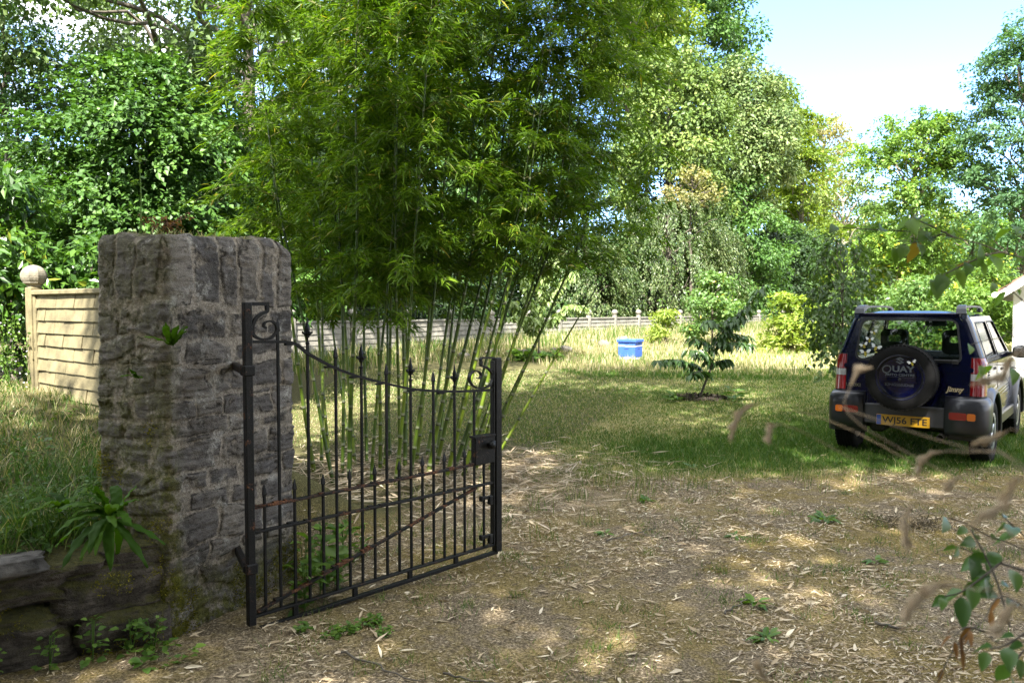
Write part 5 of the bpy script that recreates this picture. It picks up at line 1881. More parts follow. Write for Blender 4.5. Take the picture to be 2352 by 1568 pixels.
# rocks and weeds along the far bank
M_ROCK = simple('pale_rock', (.17, .15, .12), .9, var=.35, scale=6, bump=.6, bscale=14)
for i in range(12):
    s_ = rl.uniform(-5.5, 2.2)
    o = rl.uniform(1.6, 3.2)
    p = HF0 + HFD * s_ + HFN * o
    m = MB()
    sz = rl.uniform(.18, .42)
    z = float(hgt(*p))
    rock(m, (p[0], p[1], z + sz * .15), (sz, sz * .8, sz * .6), ax_from((math.cos(i), math.sin(i)), rl.normal(0, .2), .2), 200 + i, 10, .25, .05, .6)
    tag(m.obj('rock', M_ROCK, loc=(p[0], p[1], z)), 'pale sunlit rock in the heap on the bank below the boundary fence', 'rock', 'rocks heaped below the boundary fence')
m = MB()
n = 15000
P = HF0 + HFD * rl.uniform(-14, 24, n)[:, None] + HFN * np.abs(rl.normal(.5, .9, n))[:, None] + HFN * .12
blades(m, on_ground(P), rl.uniform(.12, .55, n) * (.3 + 1.3 * fbm(P[:, 0] * .6, P[:, 1] * .6, 0, 99)), .02, .35, np.clip(rl.normal(.6, .3, n), 0, 1), rl)
tag(m.obj('bank_weeds', M_GRASS), 'tall weeds and grasses against the boundary fence', 'weeds', kind='stuff')

# ------------------------------------------------------------------ beehive
M_BLUE = simple('hive_blue', (.035, .10, .42), .5, var=.12, scale=9)
M_WHITE = simple('white_paint', (.75, .73, .70), .6, var=.06, scale=9)
M_DARK = simple('dark_gap', (.012, .012, .014), .9)
hv = np.array([tpx(1448, 20), 20.0])
hz = float(hgt(*hv)) - .04
hive = thing('beehive', 'blue wooden beehive with a white band standing in the long meadow grass', 'beehive', (*hv, hz), math.radians(-32))


def hbox(name, mat, z0, z1, w, parent=hive, b=.006):
    m = MB()
    cbox(m, (0, 0, (z0 + z1) / 2), (w, w, z1 - z0), b)
    return m.obj(name, mat, parent, world=False)


hbox('floor', M_WHITE, .05, .105, .44)
m = MB()
for sx in (-1, 1):
    for sy in (-1, 1):
        cbox(m, (sx * .19, sy * .19, .0), (.045, .045, .12), .004)
m.obj('stand', simple('stand_wood', (.14, .11, .08), .9), hive, world=False)
for z0, z1 in ((.105, .365), (.395, .475)):
    b = hbox('box', M_BLUE, z0, z1, .455)
    m = MB()
    zz = z1 - .05 if z0 < .2 else z1 - .03
    for k in range(4):
        R = Matrix.Rotation(k * math.pi / 2, 4, 'Z')
        cbox(m, (0, -.2285, zz), (.11, .008, .018), .002, M=R)
    m.obj('hand_hold', simple('recess_shade_blue', (.012, .03, .13), .7), b, world=False)  # darker copy of the hive blue: shade of the recess as colour
hbox('white_band', M_WHITE, .367, .393, .463)
hbox('roof', M_BLUE, .477, .545, .52, b=.01)
m = MB()
rock(m, (0, 0, 0), (.20, .15, .10), np.eye(3), 411, 14, .22, 0, .7)
tag(m.obj('stone', M_ROCK, loc=(hv[0] - .01, hv[1], hz + .59)), 'pale stone weighing down the roof of the blue beehive', 'stone')

# ------------------------------------------------------------------ white house at the right edge
hx0, hy0 = tpx(2326, 16), 16.0
house = thing('white_house', 'low white rendered house with tiled gable roof at the right behind the car', 'house', (hx0, hy0, .2), math.radians(-37))
M_REND = simple('white_render', (.80, .78, .76), .85, var=.05, scale=3, bump=.1)
M_TILE = simple('roof_tile', (.22, .13, .09), .85, var=.35, scale=12, bump=.4)
HW_, HD_, EZ, RZ = 5.2, 8.0, 1.90, 3.75
m = MB()
v = []
for y in (0, HD_):
    v += [(0, y, -.3), (HW_, y, -.3), (HW_, y, EZ), (HW_ / 2, y, RZ), (0, y, EZ)]
m.add(v, [[0, 1, 2, 3, 4], [9, 8, 7, 6, 5], [0, 4, 9, 5], [1, 6, 7, 2]])
m.obj('wall', M_REND, house, world=False)
ov, oy, sl = .24, .28, (RZ - EZ) / (HW_ / 2)
rfm, fam = MB(), MB()
F6 = [[0, 1, 2, 3], [7, 6, 5, 4], [0, 4, 5, 1], [1, 5, 6, 2], [2, 6, 7, 3], [3, 7, 4, 0]]
for sg in (-1, 1):
    xe, ze = HW_ / 2 + sg * (HW_ / 2 + ov), EZ - ov * sl + .06
    xr, zr = HW_ / 2, RZ + .06
    for i in range(12):
        q0, q1 = i / 12, (i + 1) / 12
        a = (xe + (xr - xe) * q0, ze + (zr - ze) * q0)
        b = (xe + (xr - xe) * q1, ze + (zr - ze) * q1)
        rfm.add([(a[0], -oy, a[1] + .05), (b[0], -oy, b[1] + .02), (b[0], HD_ + oy, b[1] + .02), (a[0], HD_ + oy, a[1] + .05),
                 (a[0], -oy, a[1]), (b[0], -oy, b[1]), (b[0], HD_ + oy, b[1]), (a[0], HD_ + oy, a[1])], F6)
    y = -oy - .015
    fam.add([(xe, y, ze - .18), (xr, y, zr - .18), (xr, y, zr - .01), (xe, y, ze - .01), (xe, y + .03, ze - .18), (xr, y + .03, zr - .18), (xr, y + .03, zr - .01), (xe, y + .03, ze - .01)], F6)
    cbox(fam, (xe, HD_ / 2, ze - .09), (.03, HD_ + 2 * oy - .1, .16), .003)
    fam.add([(xe, -oy + .02, ze - .17), (xr, -oy + .02, zr - .17), (xr, -.01, zr - .17), (xe, -.01, ze - .17)], [[0, 1, 2, 3]])
rfm.obj('roof', M_TILE, house, world=False)
fam.obj('fascia', M_WHITE, house, world=False)
m = MB()
tube(m, [(-ov - .05, -oy - .05, EZ - ov * sl + .0), (-ov - .05, HD_ + oy, EZ - ov * sl)], .055, 10)
m.obj('gutter', M_WHITE, house, world=False)
for yy in (2.0, 5.2):
    m = MB()
    cbox(m, (-.01, yy, 1.15), (.05, 1.0, .95), .008)
    wf = m.obj('window', M_WHITE, house, world=False)
    m = MB()
    cbox(m, (-.03, yy, 1.15), (.03, .88, .83), .004)
    m.obj('pane', simple('house_glass', (.03, .04, .045), .08), wf, world=False)

# ------------------------------------------------------------------ the car
CX, CY, CYAW = 4.545, 8.956, .6632
car = thing('parked_car', 'dark blue small off road car with spare wheel and bee stickers parked on grass', 'car', (CX, CY, float(hgt(CX, CY)) - .012), -CYAW)
M_PAINT = simple('blue_paint', (.0014, .0019, .019), .12, .0, .35, .2)
M_GREY = simple('grey_cladding', (.019, .020, .026), .34, .2, .45, .2)
M_GREYD = simple('dark_grey_plastic', (.035, .036, .042), .55)
M_BLACK = simple('black_trim', (.010, .010, .011), .5)
M_TYRE = simple('tyre_rubber', (.009, .009, .0095), .8, spec=.15, var=.3, scale=14)
M_SILVER = simple('silver_metal', (.46, .47, .49), .32, .8)
M_CHROME = simple('chrome', (.75, .74, .70), .16, 1.0)
M_RED = simple('red_lens', (.20, .004, .006), .12, 0, .5, 1.0)
M_CLEAR = simple('clear_lens', (.36, .36, .37), .12, 0, .5, 1.0)
M_AMBER = simple('amber_lens', (.50, .12, .010), .15, 0, .5, 1.0)
M_SEAT = simple('seat_fabric', (.022, .024, .028), .85)


def glass_mat(name, tint, refl):
    m, t = mat_new(name)
    g = t.n('ShaderNodeBsdfGlossy', Roughness=.02)
    tr = t.n('ShaderNodeBsdfTransparent')
    tr.inputs[0].default_value = (*tint, 1)
    fr = t.n('ShaderNodeFresnel')
    t.l(t.math('SUBTRACT', 1.5, t.math('MULTIPLY', t.n('ShaderNodeNewGeometry').outputs['Backfacing'], 1.5 - 1 / 1.5)), fr.inputs['IOR'])
    mx = t.n('ShaderNodeMixShader')
    t.l(t.math('MULTIPLY', fr.outputs[0], refl, True), mx.inputs[0])
    t.l(tr.outputs[0], mx.inputs[1])
    t.l(g.outputs[0], mx.inputs[2])
    return finish(m, t, mx.outputs[0])


M_GLASS = glass_mat('car_glass', (.75, .79, .78), 1.0)


def part(m, name, mat, parent=None):
    return m.obj(name, mat, parent or car, world=False)


def hs(z):
    return float(np.interp(z, [.3, .62, 1.08, 1.50, 1.58], [.735, .745, .735, .595, .555]))


def yr(z):
    return -.50 + (z - .6) * .10


def rear_map(off=0.0):
    return lambda x, z, k: (x, yr(z) - off - k, z)


def hw(z):
    return hs(z) - .07


# tailgate with the window opening
tg_out = [(-hw(.60), .60), (hw(.60), .60), (hw(1.08), 1.08), (hw(1.50), 1.50), (hw(1.56) - .012, 1.56), (-hw(1.56) + .012, 1.56), (-hw(1.50), 1.50), (-hw(1.08), 1.08)]
win = [(x * (1 - .10 * (z - 1.08) / .42), z) for x, z in rrect(-.535, .535, 1.075, 1.535, .075, 6)]
m = MB()
prism(m, tg_out, -.03, 0.0, rear_map(), holes=[win[::-1]])
tailgate = part(m, 'tailgate', M_PAINT)
# raised waist crease and number plate shelf on the tailgate
m = MB()
prism(m, rrect(-.64, .64, .985, 1.035, .02, 3), 0, .014, rear_map())
part(m, 'waist_crease', M_PAINT, tailgate)
m = MB()
inner = [(x * .962, 1.305 + (z - 1.305) * .93) for x, z in win]
prism(m, win, -.004, .008, rear_map(), holes=[inner[::-1]])
part(m, 'window_seal', M_BLACK, tailgate)
m = MB()
prism(m, [(x * .985, 1.305 + (z - 1.305) * .97) for x, z in win], -.014, -.008, rear_map())
rear_glass = part(m, 'rear_window', M_GLASS)
m = MB()
cbox(m, (.22, yr(1.1) - .03, 1.10), (.52, .02, .022), .004)
cbox(m, (.47, yr(1.1) - .03, 1.09), (.06, .03, .05), .008)
part(m, 'wiper', M_BLACK)
# body shell
m = MB()
zs = np.array([.40, .60, .75, .9, 1.0, 1.08, 1.2, 1.35, 1.50, 1.54, 1.58])
for sg in (-1, 1):
    v = []
    for z in zs:
        for a in np.radians(np.linspace(0, 90, 7)):
            v.append((sg * (hw(z) + .07 * math.sin(a)), yr(z) + .09 * (1 - math.cos(a)), z))
    f = grid_faces(len(zs), 7)
    m.add(v, f if sg > 0 else f[:, ::-1], .5, True)
    # lower side with wheel arches
    out = [(yr(.6) + .09, 1.08)]
    out += [(yr(.45) + .09, .45)]
    out += [(0 + .43 * math.cos(math.radians(a)), .335 + .43 * math.sin(math.radians(a))) for a in range(165, 14, -10)]
    out += [(.45, .36), (1.80, .36)]
    out += [(2.25 + .43 * math.cos(math.radians(a)), .335 + .43 * math.sin(math.radians(a))) for a in range(165, 14, -10)]
    out += [(2.72, .42), (2.86, .60), (2.84, .93), (1.72, 1.06)]
    prism(m, out, -.02, 0, lambda y, z, k, sg=sg: (sg * (hs(z) + k - .0 - max(0, y - 1.9) * .06), y, z), .5)
    # upper side with two window openings
    up = [(yr(1.08) + .09, 1.082), (1.72, 1.082), (1.66, 1.10), (1.16, 1.56), (yr(1.56) + .09, 1.56)]
    q1 = [(-.22, 1.13), (.55, 1.13), (.55, 1.50), (-.15, 1.50)]
    q2 = [(.66, 1.13), (1.50, 1.13), (1.15, 1.50), (.66, 1.50)]
    prism(m, up, -.03, 0, lambda y, z, k, sg=sg: (sg * (hs(z) + k), y, z), .5, holes=[q1[::-1], q2[::-1]])
# roof with rolled edges
xsr = np.concatenate([-np.cos(np.linspace(0, np.pi, 25))]) * .5565
v = []
ysr = np.linspace(yr(1.56) + .0, 1.17, 12)
for i, y in enumerate(ysr):
    e = min(1, (y - ysr[0]) / .12)
    for x in xsr:
        q = abs(x) / .5565
        v.append((x, y, 1.553 + (.068 * (1 - q ** 5)) * (.35 + .65 * math.sin(e * math.pi / 2)) * (1 - .25 * max(0, (y - .9) / .3))))
m.add(v, grid_faces(12, 25)[:, ::-1], .5, True)
m.add([(-.555, yr(1.55), 1.54), (.555, yr(1.55), 1.54), (.555, yr(1.56) + .01, 1.60), (-.555, yr(1.56) + .01, 1.60)], [[0, 1, 2, 3]], .5)
# bonnet, scuttle and front face
hx = np.linspace(-.70, .70, 15)
v = []
for y, z, k in ((1.70, 1.075, 1.0), (1.9, 1.06, 1.0), (2.4, 1.01, .97), (2.72, .95, .93), (2.84, .86, .92), (2.86, .60, .92)):
    for x in hx:
        v.append((x * k, y, z + .03 * (1 - (x / .7) ** 4)))
m.add(v, grid_faces(6, 15)[:, ::-1], .5, True)
body = part(m, 'body', M_PAINT)
m = MB()
for z, s in ((1.585, 0),):
    cbox(m, (0, yr(1.58) - .005, 1.578), (1.0, .03, .045), .012)
part(m, 'roof_edge', M_PAINT)
# glass of the sides and windscreen
for sg in (-1, 1):
    for nm, q in (('quarter_window', [(-.22, 1.13), (.55, 1.13), (.55, 1.50), (-.15, 1.50)]), ('door_window', [(.66, 1.13), (1.50, 1.13), (1.15, 1.50), (.66, 1.50)])):
        m = MB()
        prism(m, q, -.016, -.010, lambda y, z, k, sg=sg: (sg * (hs(z) + k), y, z))
        g = part(m, nm, M_GLASS)
        m = MB()
        c = np.mean(q, 0)
        prism(m, [tuple(c + (np.array(p) - c) * 1.04) for p in q], -.002, .004, lambda y, z, k, sg=sg: (sg * (hs(z) + k), y, z), holes=[[tuple(c + (np.array(p) - c) * .97) for p in q][::-1]])
        part(m, 'window_seal', M_BLACK, g)
    # door outline, handle, waist moulding, arch flares, sill
    m = MB()
    for y0, z0, y1, z1 in ((.61, .50, .61, 1.12), (1.62, .50, 1.66, 1.06), (.61, .46, 1.62, .46)):
        a, b = np.array([sg * (hs(z0) + .001), y0, z0]), np.array([sg * (hs(z1) + .001), y1, z1])
        d = unit(b - a)
        cbox(m, (a + b) / 2, (np.linalg.norm(b - a), .004, .006), .001, ax=np.array([d, [sg, 0, 0], np.cross(d, [sg, 0, 0])]))
    part(m, 'door_gap', M_BLACK)
    m = MB()
    cbox(m, (sg * (hs(.98) + .018), .74, .965), (.022, .16, .03), .006)
    part(m, 'door_handle', M_BLACK)
    for yc in (0.0, 2.25):
        m = MB()
        ang = range(-8, 189, 7)
        o = [(yc + .475 * math.cos(math.radians(a)) * (1.0), .335 + .475 * math.sin(math.radians(a))) for a in ang]
        i = [(yc + .405 * math.cos(math.radians(a)), .335 + .405 * math.sin(math.radians(a))) for a in ang]
        P = o + i[::-1]
        n = len(o)
        v = []
        for k in range(n):
            yo, zo = o[k]
            yi, zi = i[k]
            x0 = hs(zo)
            v += [(sg * (x0 - .01), yo, zo), (sg * (x0 + .030), yo * .75 + yi * .25, zo * .75 + zi * .25), (sg * .805, yo * .35 + yi * .65, zo * .35 + zi * .65), (sg * .80, yi, zi), (sg * .70, yi, zi)]
        f = grid_faces(n, 5)
        m.add(v, f if sg < 0 else f[:, ::-1], .5, True)
        part(m, 'wheel_arch', M_GREY)
        m = MB()
        th = np.radians(np.linspace(-10, 190, 16))
        v = []
        for a in th:
            for x in (.40, .79):
                v.append((sg * x, yc + .402 * math.cos(a), .335 + .402 * math.sin(a)))
        m.add(v, grid_faces(16, 2), .5, True)
        part(m, 'arch_liner', M_BLACK)
    m = MB()
    cbox(m, (sg * .752, 1.12, .40), (.05, 1.36, .13), .02)
    part(m, 'side_sill', M_GREY)
    # rear light cluster wrapping the corner
    m = MB()

    def lampf(z0, z1, m, out=.012, x_in=.615):
        v = []
        for z in np.linspace(z0, z1, 4):
            pts = [(x_in, yr(z) + .0), (x_in, yr(z) - out), (.66, yr(z) - out - .003)]
            for a in np.radians(np.linspace(10, 90, 6)):
                pts.append((hs(z) - .075 + (.075 + out) * math.sin(a), yr(z) - out + (.10 + out) * (1 - math.cos(a))))
            pts += [(hs(z) + out, yr(z) + .13), (hs(z), yr(z) + .14)]
            v += [(sg * p[0], p[1], z) for p in pts]
        k = len(v) // 4
        f = grid_faces(4, k)
        m.add(v, f if sg > 0 else f[:, ::-1], .5, True)
        m.add(v[:k], [list(range(k))], .5)
        m.add(v[-k:], [list(range(k))], .5)
    lampf(.735, 1.145, m, .006, .608)
    lamp = part(m, 'tail_lamp', M_BLACK)
    for nm, z0, z1, mt in (('red_lens', .975, 1.137, M_RED), ('clear_lens', .903, .972, M_CLEAR), ('red_lens', .745, .900, M_RED)):
        m = MB()
        lampf(z0, z1, m)
        part(m, nm, mt, lamp)
    # bumper corner
    m = MB()
    plan = [(.40, -.50), (.40, -.605), (.58, -.605), (.66, -.600), (.715, -.583), (.757, -.553), (.785, -.51), (.80, -.45), (.806, -.38), (.807, -.33), (.795, -.30), (.74, -.30), (.66, -.42), (.60, -.50)]
    zz = [(.335, .05), (.352, .022), (.385, .006), (.45, 0), (.60, 0), (.655, .004), (.69, .014), (.713, .032), (.730, .06), (.736, .09)]
    v = []
    cxy = np.array([.58, -.46])
    for z, ins in zz:
        for x, y in plan:
            yy = y + (ins if y < -.44 else 0)
            xx = x - (ins * .8 if x > .7 else 0)
            v.append((sg * xx, yy, z))
    k = len(plan)
    f = grid_faces(len(zz), k, True)
    m.add(v, f if sg < 0 else f[:, ::-1], .5, True)
    m.add(v[-k:], [list(range(k))], .5)
    m.add(v[:k], [list(range(k))], .5)
    bc = part(m, 'bumper_corner', M_GREY)
    m = MB()
    prism(m, rrect(sg * .565 - .125, sg * .565 + .125, .495, .585, .022, 4), .600, .609, lambda x, z, k: (x, -k, z))
    fog = part(m, 'fog_lamp', M_BLACK, bc)
    m = MB()
    x0, x1 = sorted((sg * .445, sg * .605))
    prism(m, rrect(x0, x1, .503, .577, .018, 4), .604, .615, lambda x, z, k: (x, -k, z))
    part(m, 'red_reflector', M_RED, bc)
    m = MB()
    x0, x1 = sorted((sg * .608, sg * .685))
    prism(m, rrect(x0, x1, .503, .577, .018, 4), .604, .615, lambda x, z, k: (x, -k, z))
    part(m, 'amber_reflector', M_AMBER, bc)
    # roof rail
    m = MB()
    P = [(sg * .505, -.40, 1.585), (sg * .50, -.375, 1.635), (sg * .495, -.30, 1.66), (sg * .49, .1, 1.668), (sg * .487, .6, 1.668), (sg * .487, .95, 1.655), (sg * .487, 1.05, 1.61)]
    sweep_rect(m, smooth(P, 30), np.concatenate([np.linspace(.10, .035, 8), np.full(22, .035)]), np.concatenate([np.full(6, .05), np.full(24, .022)]), (1, 0, 0))
    cbox(m, (sg * .497, -.31, 1.628), (.06, .17, .05), .016)
    cbox(m, (sg * .487, .98, 1.625), (.05, .14, .05), .014)
    part(m, 'roof_rail', simple('rail_grey', (.065, .07, .08), .45, .3))
    # door mirror
    m = MB()
    rock(m, (sg * .88, 1.42, 1.13), (.20, .10, .15), np.eye(3), 8, 12, .02, 0, .6)
    cbox(m, (sg * .76, 1.43, 1.10), (.10, .04, .05), .01)
    mi = part(m, 'door_mirror', M_BLACK)
    m = MB()
    cbox(m, (sg * .88, 1.372, 1.13), (.155, .006, .105), .002)
    part(m, 'mirror_glass', M_CHROME, mi)
m = MB()
for k in range(7):
    cbox(m, (hs(.95) + .004, -.19, .86 + .03 * k), (.012, .10, .018), .003)
part(m, 'air_vent', M_BLACK)
m = MB()
v = [(-.70, 1.70, 1.085), (.70, 1.70, 1.085), (.54, 1.18, 1.555), (-.54, 1.18, 1.555)]
m.add(v + [(x, y + .008, z + .004) for x, y, z in v], [[0, 1, 2, 3], [7, 6, 5, 4]])
part(m, 'windscreen', M_GLASS)
# rear bumper middle, underside, exhaust, tow eye
m = MB()
cbox(m, (0, -.51, .50), (.80, .10, .22), .012)
part(m, 'bumper_middle', M_GREYD)
m = MB()
cbox(m, (0, 1.15, .43), (1.30, 3.2, .12), .03)
cbox(m, (0, 0, .33), (1.15, .10, .10), .03)
cbox(m, (-.30, -.25, .34), (.16, .30, .12), .03)
part(m, 'underbody', M_BLACK)
m = MB()
lathe(m, [(.03, 0), (.036, 0), (.036, .3), (.03, .3), (.03, 0)], 14, Matrix.Translation((.36, -.56, .30)), axis='y')
part(m, 'exhaust', simple('exhaust_steel', (.06, .055, .05), .6, .6))


def tyre(m, M, R=.334, Wd=.20, r_in=.19, axis='x', n=48):
    h = Wd / 2
    pr = [(r_in, -h * .80), (r_in + .015, -h * .92), (R - .07, -h * 1.02), (R - .025, -h * .98), (R - .008, -h * .86), (R, -h * .74)]
    g = []
    for k in (-.5, -.18, .18, .5):
        g += [(R, h * (k - .05)), (R - .008, h * (k - .03)), (R - .008, h * (k + .03)), (R, h * (k + .05))]
    pr = pr + g + [(r, -y) for r, y in pr[::-1]]
    lathe(m, pr, n, M, axis=axis)
    # tread blocks on the shoulders
    for k in range(n):
        a = 2 * math.pi * k / n
        for s in (-1, 1):
            if axis == 'x':
                c = (s * h * .80, R * .992 * math.cos(a), R * .992 * math.sin(a))
                ax = np.array([[1, 0, 0], [0, -math.sin(a), math.cos(a)], [0, math.cos(a), math.sin(a)]])
                cbox(m, c, (h * .22, R * .085, .014), .002, M=M, ax=ax)
            else:
                c = (R * .992 * math.cos(a), s * h * .80, R * .992 * math.sin(a))
                ax = np.array([[-math.sin(a), 0, math.cos(a)], [0, 1, 0], [math.cos(a), 0, math.sin(a)]])
                cbox(m, c, (R * .085, h * .22, .014), .002, M=M, ax=ax)


for yc in (0, 2.25):
    for sg in (-1, 1):
        M = Matrix.Translation((sg * .68, yc, .334))
        m = MB()
        tyre(m, M)
        ty = part(m, 'tyre', M_TYRE)
        m = MB()
        o = sg * .085
        lathe(m, [(.198, -.08), (.192, -.05), (.185, .05), (.198, .085)], 32, M, axis='x')
        for k in range(5):
            a = 2 * math.pi * k / 5 + .3
            c, s = math.cos(a), math.sin(a)
            ax = np.array([[1, 0, 0], [0, c, s], [0, -s, c]])
            cbox(m, (o * .8, .11 * c, .11 * s), (.03, .17, .055), .008, M=M, ax=ax)
        lathe(m, [(.001, o * .95), (.035, o * .95), (.05, o * .7), (.05, 0)], 20, M, axis='x')
        lathe(m, [(.165, o), (.200, o * 1.08), (.205, o * .9), (.175, o * .6)], 32, M, axis='x')
        part(m, 'rim', M_SILVER, ty)
# spare wheel with painted cover
SPZ, SPY = .92, -.66
m = MB()
tyre(m, Matrix.Translation((0, SPY, SPZ)), .345, .20, .20, 'y', 56)
spare = part(m, 'spare_tyre', M_TYRE)
m = MB()
MC = Matrix.Translation((0, SPY, SPZ)) @ Matrix.Diagonal((1, -1, 1, 1))
lathe(m, [(.258, .03), (.258, .075), (.250, .092), (.236, .098), (.226, .096), (.222, .088), (.216, .086), (.10, .094), (.001, .097)], 56, MC, axis='y')
cover = part(m, 'wheel_cover', M_PAINT, None)
yc_ = SPY - .099
m = MB()
prism(m, [(x, z) for x, z in rrect(-.17, .17, SPZ - .052, SPZ - .040, .0055, 4)], 0, .012, lambda x, z, k: (x, yc_ + .006 - k, z))
part(m, 'moulded_bar', M_PAINT, cover)
m = MB()
lathe(m, [(.001, .010), (.012, .010), (.016, .006), (.016, 0)], 16, Matrix.Translation((0, yc_ + .004, SPZ - .018)) @ Matrix.Diagonal((1, -1, 1, 1)), axis='y')
part(m, 'lock_cap', M_BLACK, cover)
m = MB()
cbox(m, (0, -.53, SPZ), (.22, .12, .22), .02)
part(m, 'spare_carrier', M_BLACK)
DG = bpy.context.evaluated_depsgraph_get


def text_mesh(body, size, depth=.002, bold=0.0, shear=0.0, space=1.0):
    cu = bpy.data.curves.new('lettering', 'FONT')
    cu.body = body
    cu.size = size
    cu.extrude = depth / 2
    cu.offset = bold
    cu.shear = shear
    cu.space_character = space
    cu.align_x = 'CENTER'
    cu.align_y = 'CENTER'
    cu.resolution_u = 3
    o = bpy.data.objects.new('lettering', cu)
    COL.objects.link(o)
    bpy.context.view_layer.update()
    me = bpy.data.meshes.new_from_object(o.evaluated_get(DG()))
    v = np.array([tuple(q.co) for q in me.vertices])
    f = [list(p.vertices) for p in me.polygons]
    bpy.data.objects.remove(o)
    bpy.data.curves.remove(cu)
    bpy.data.meshes.remove(me)
    return v, f


def letter(name, body, size, x, y, z, mat, parent, depth=.002, bold=0.0, shear=0.0, space=1.0, sx=1.0, width=None):
    v, f = text_mesh(body, size, depth, bold, shear, space)
    if width:
        sx = width / (v[:, 0].max() - v[:, 0].min())
    v = v.copy()
    v[:, 0] = (v[:, 0] - (v[:, 0].max() + v[:, 0].min()) / 2) * sx
    w_ = np.column_stack([x + v[:, 0], y - v[:, 2], z + v[:, 1]])
    m = MB()
    m.add(w_, f)
    return part(m, name, mat, parent)


M_LET = simple('grey_lettering', (.075, .086, .10), .5)
M_LETD = simple('dim_lettering', (.030, .034, .05), .5)
yl = yc_ + .002
letter('lettering', 'Q', .125, -.128, yl, SPZ + .082, M_LET, cover, shear=.15)
letter('lettering', 'UAY', .088, .035, yl, SPZ + .090, M_LET, cover, bold=.003, width=.215)
letter('lettering', 'AUTO CENTRE', .034, .0, yl, SPZ + .030, M_LET, cover, bold=.0008, width=.285)
m = MB()
cbox(m, (0, yl, SPZ + .006), (.285, .002, .003), .0005)
part(m, 'lettering_rule', M_LETD, cover)
letter('lettering', 'KINGSBRIDGE', .038, .0, yl, SPZ - .075, M_LETD, cover, bold=.001, width=.28)
SE = [(0.5, 1.0), (1.0, .66), (.80, .56), (.52, .74), (.38, .66), (1.0, .27), (.5, 0), (0, .33), (.2, .44), (.48, .26), (.62, .34), (0, .72)]
m = MB()
prism(m, [(-.035 + .085 * (x - .5) + .035, SPZ + .145 + .075 * y) for x, y in SE], 0, .002, lambda x, z, k: (x, yl + .001 - k, z))
part(m, 'emblem', M_LET, cover)
ry = yr(.80) - .004
letter('badge', 'SUZUKI', .052, -.545, ry, .795, M_CHROME, tailgate, .006, .001, width=.175)
letter('badge', 'Jimny', .075, .475, ry, .805, M_CHROME, tailgate, .006, .0025, .25, width=.17)
RH = [(0, 0), (.06, .25), (.0, .55), (.06, .80), (.14, .55), (.30, .62), (.48, .85), (.70, .62), (.92, .50), (1.0, .2), (.97, 0), (.86, 0), (.84, .22), (.72, .2), (.70, 0), (.58, 0), (.56, .22), (.42, .22), (.38, 0), (.28, 0), (.27, .2), (.16, .22), (.12, 0)]
m = MB()
prism(m, [(-.555 + .10 * (x - .5), .655 + .055 * z) for x, z in RH], 0, .005, lambda x, z, k: (x, yr(.68) - k, z))
part(m, 'animal_badge', M_CHROME, tailgate)
# number plate
m = MB()
cbox(m, (0, -.578, .445), (.525, .012, .115), .004)
plate = part(m, 'number_plate', simple('yellow_plate', (.40, .22, .008), .45))
m = MB()
cbox(m, (-.236, -.5855, .445), (.045, .003, .105), .001)
part(m, 'blue_band', simple('plate_blue', (.03, .08, .35), .45), plate)
letter('registration', 'WJ56 FTE', .098, .018, -.586, .444, M_BLACK, plate, .002, .0015, width=.44)


# bee stickers
def bee_mat():
    m, t = mat_new('bee_sticker')
    c = t.ramp(t.attr('tint'), [(0, (.008, .008, .008)), (.34, (.75, .62, .02)), (.67, (.85, .86, .88))], 'CONSTANT')
    b = t.n('ShaderNodeBsdfPrincipled', Roughness=.45)
    t.l(c, b.inputs['Base Color'])
    return finish(m, t, b.outputs[0])


M_BEE = bee_mat()


def bee(x, z, s, rot, mapf, parent):
    m = MB()
    R = np.array([[math.cos(rot), -math.sin(rot)], [math.sin(rot), math.cos(rot)]])

    def shape(pts, lay, tint):
        q = [tuple(np.array([x, z]) + R @ (np.array(p) * s)) for p in pts]
        prism(m, q, .001 + lay * .0004, .0012 + lay * .0004 + .0004, mapf, tint)
    for sg in (-1, 1):
        for (cx, cy, rx, ry, an) in ((.62, .30, .40, .22, .35), (.52, .02, .30, .17, -.15)):
            A = np.array([[math.cos(an), -math.sin(an)], [math.sin(an), math.cos(an)]])
            pts = [(A @ np.array(p)) * [sg, 1] + np.array([sg * cx, cy]) for p in ring_pts(0, 0, rx, ry, 18)]
            shape(pts if sg > 0 else pts[::-1], 0, .9)
    shape(ring_pts(0, -.32, .27, .52, 22), 1, 0)
    for k, (z0, wd) in enumerate(((-.02, .22), (-.34, .235), (-.62, .17))):
        shape([(-wd, z0 - .07), (wd, z0 - .07), (wd, z0 + .08), (-wd, z0 + .08)], 2, .5)
    shape(ring_pts(0, .30, .19, .17, 18), 2, 0)
    part(m, 'bee_sticker', M_BEE, parent)


rm = rear_map(.002)
gm = lambda x, z, k: (x, yr(z) + .008 - k, z)
for x, z, s, r in ((-.345, 1.385, .038, .35), (-.385, 1.305, .046, -.05), (-.445, 1.24, .046, .35), (-.315, 1.22, .058, -.3), (-.425, 1.16, .058, .08)):
    bee(x, z, s, r, gm, rear_glass)
bee(.115, SPZ + .165, .045, .3, lambda x, z, k: (x, yl - k, z), cover)
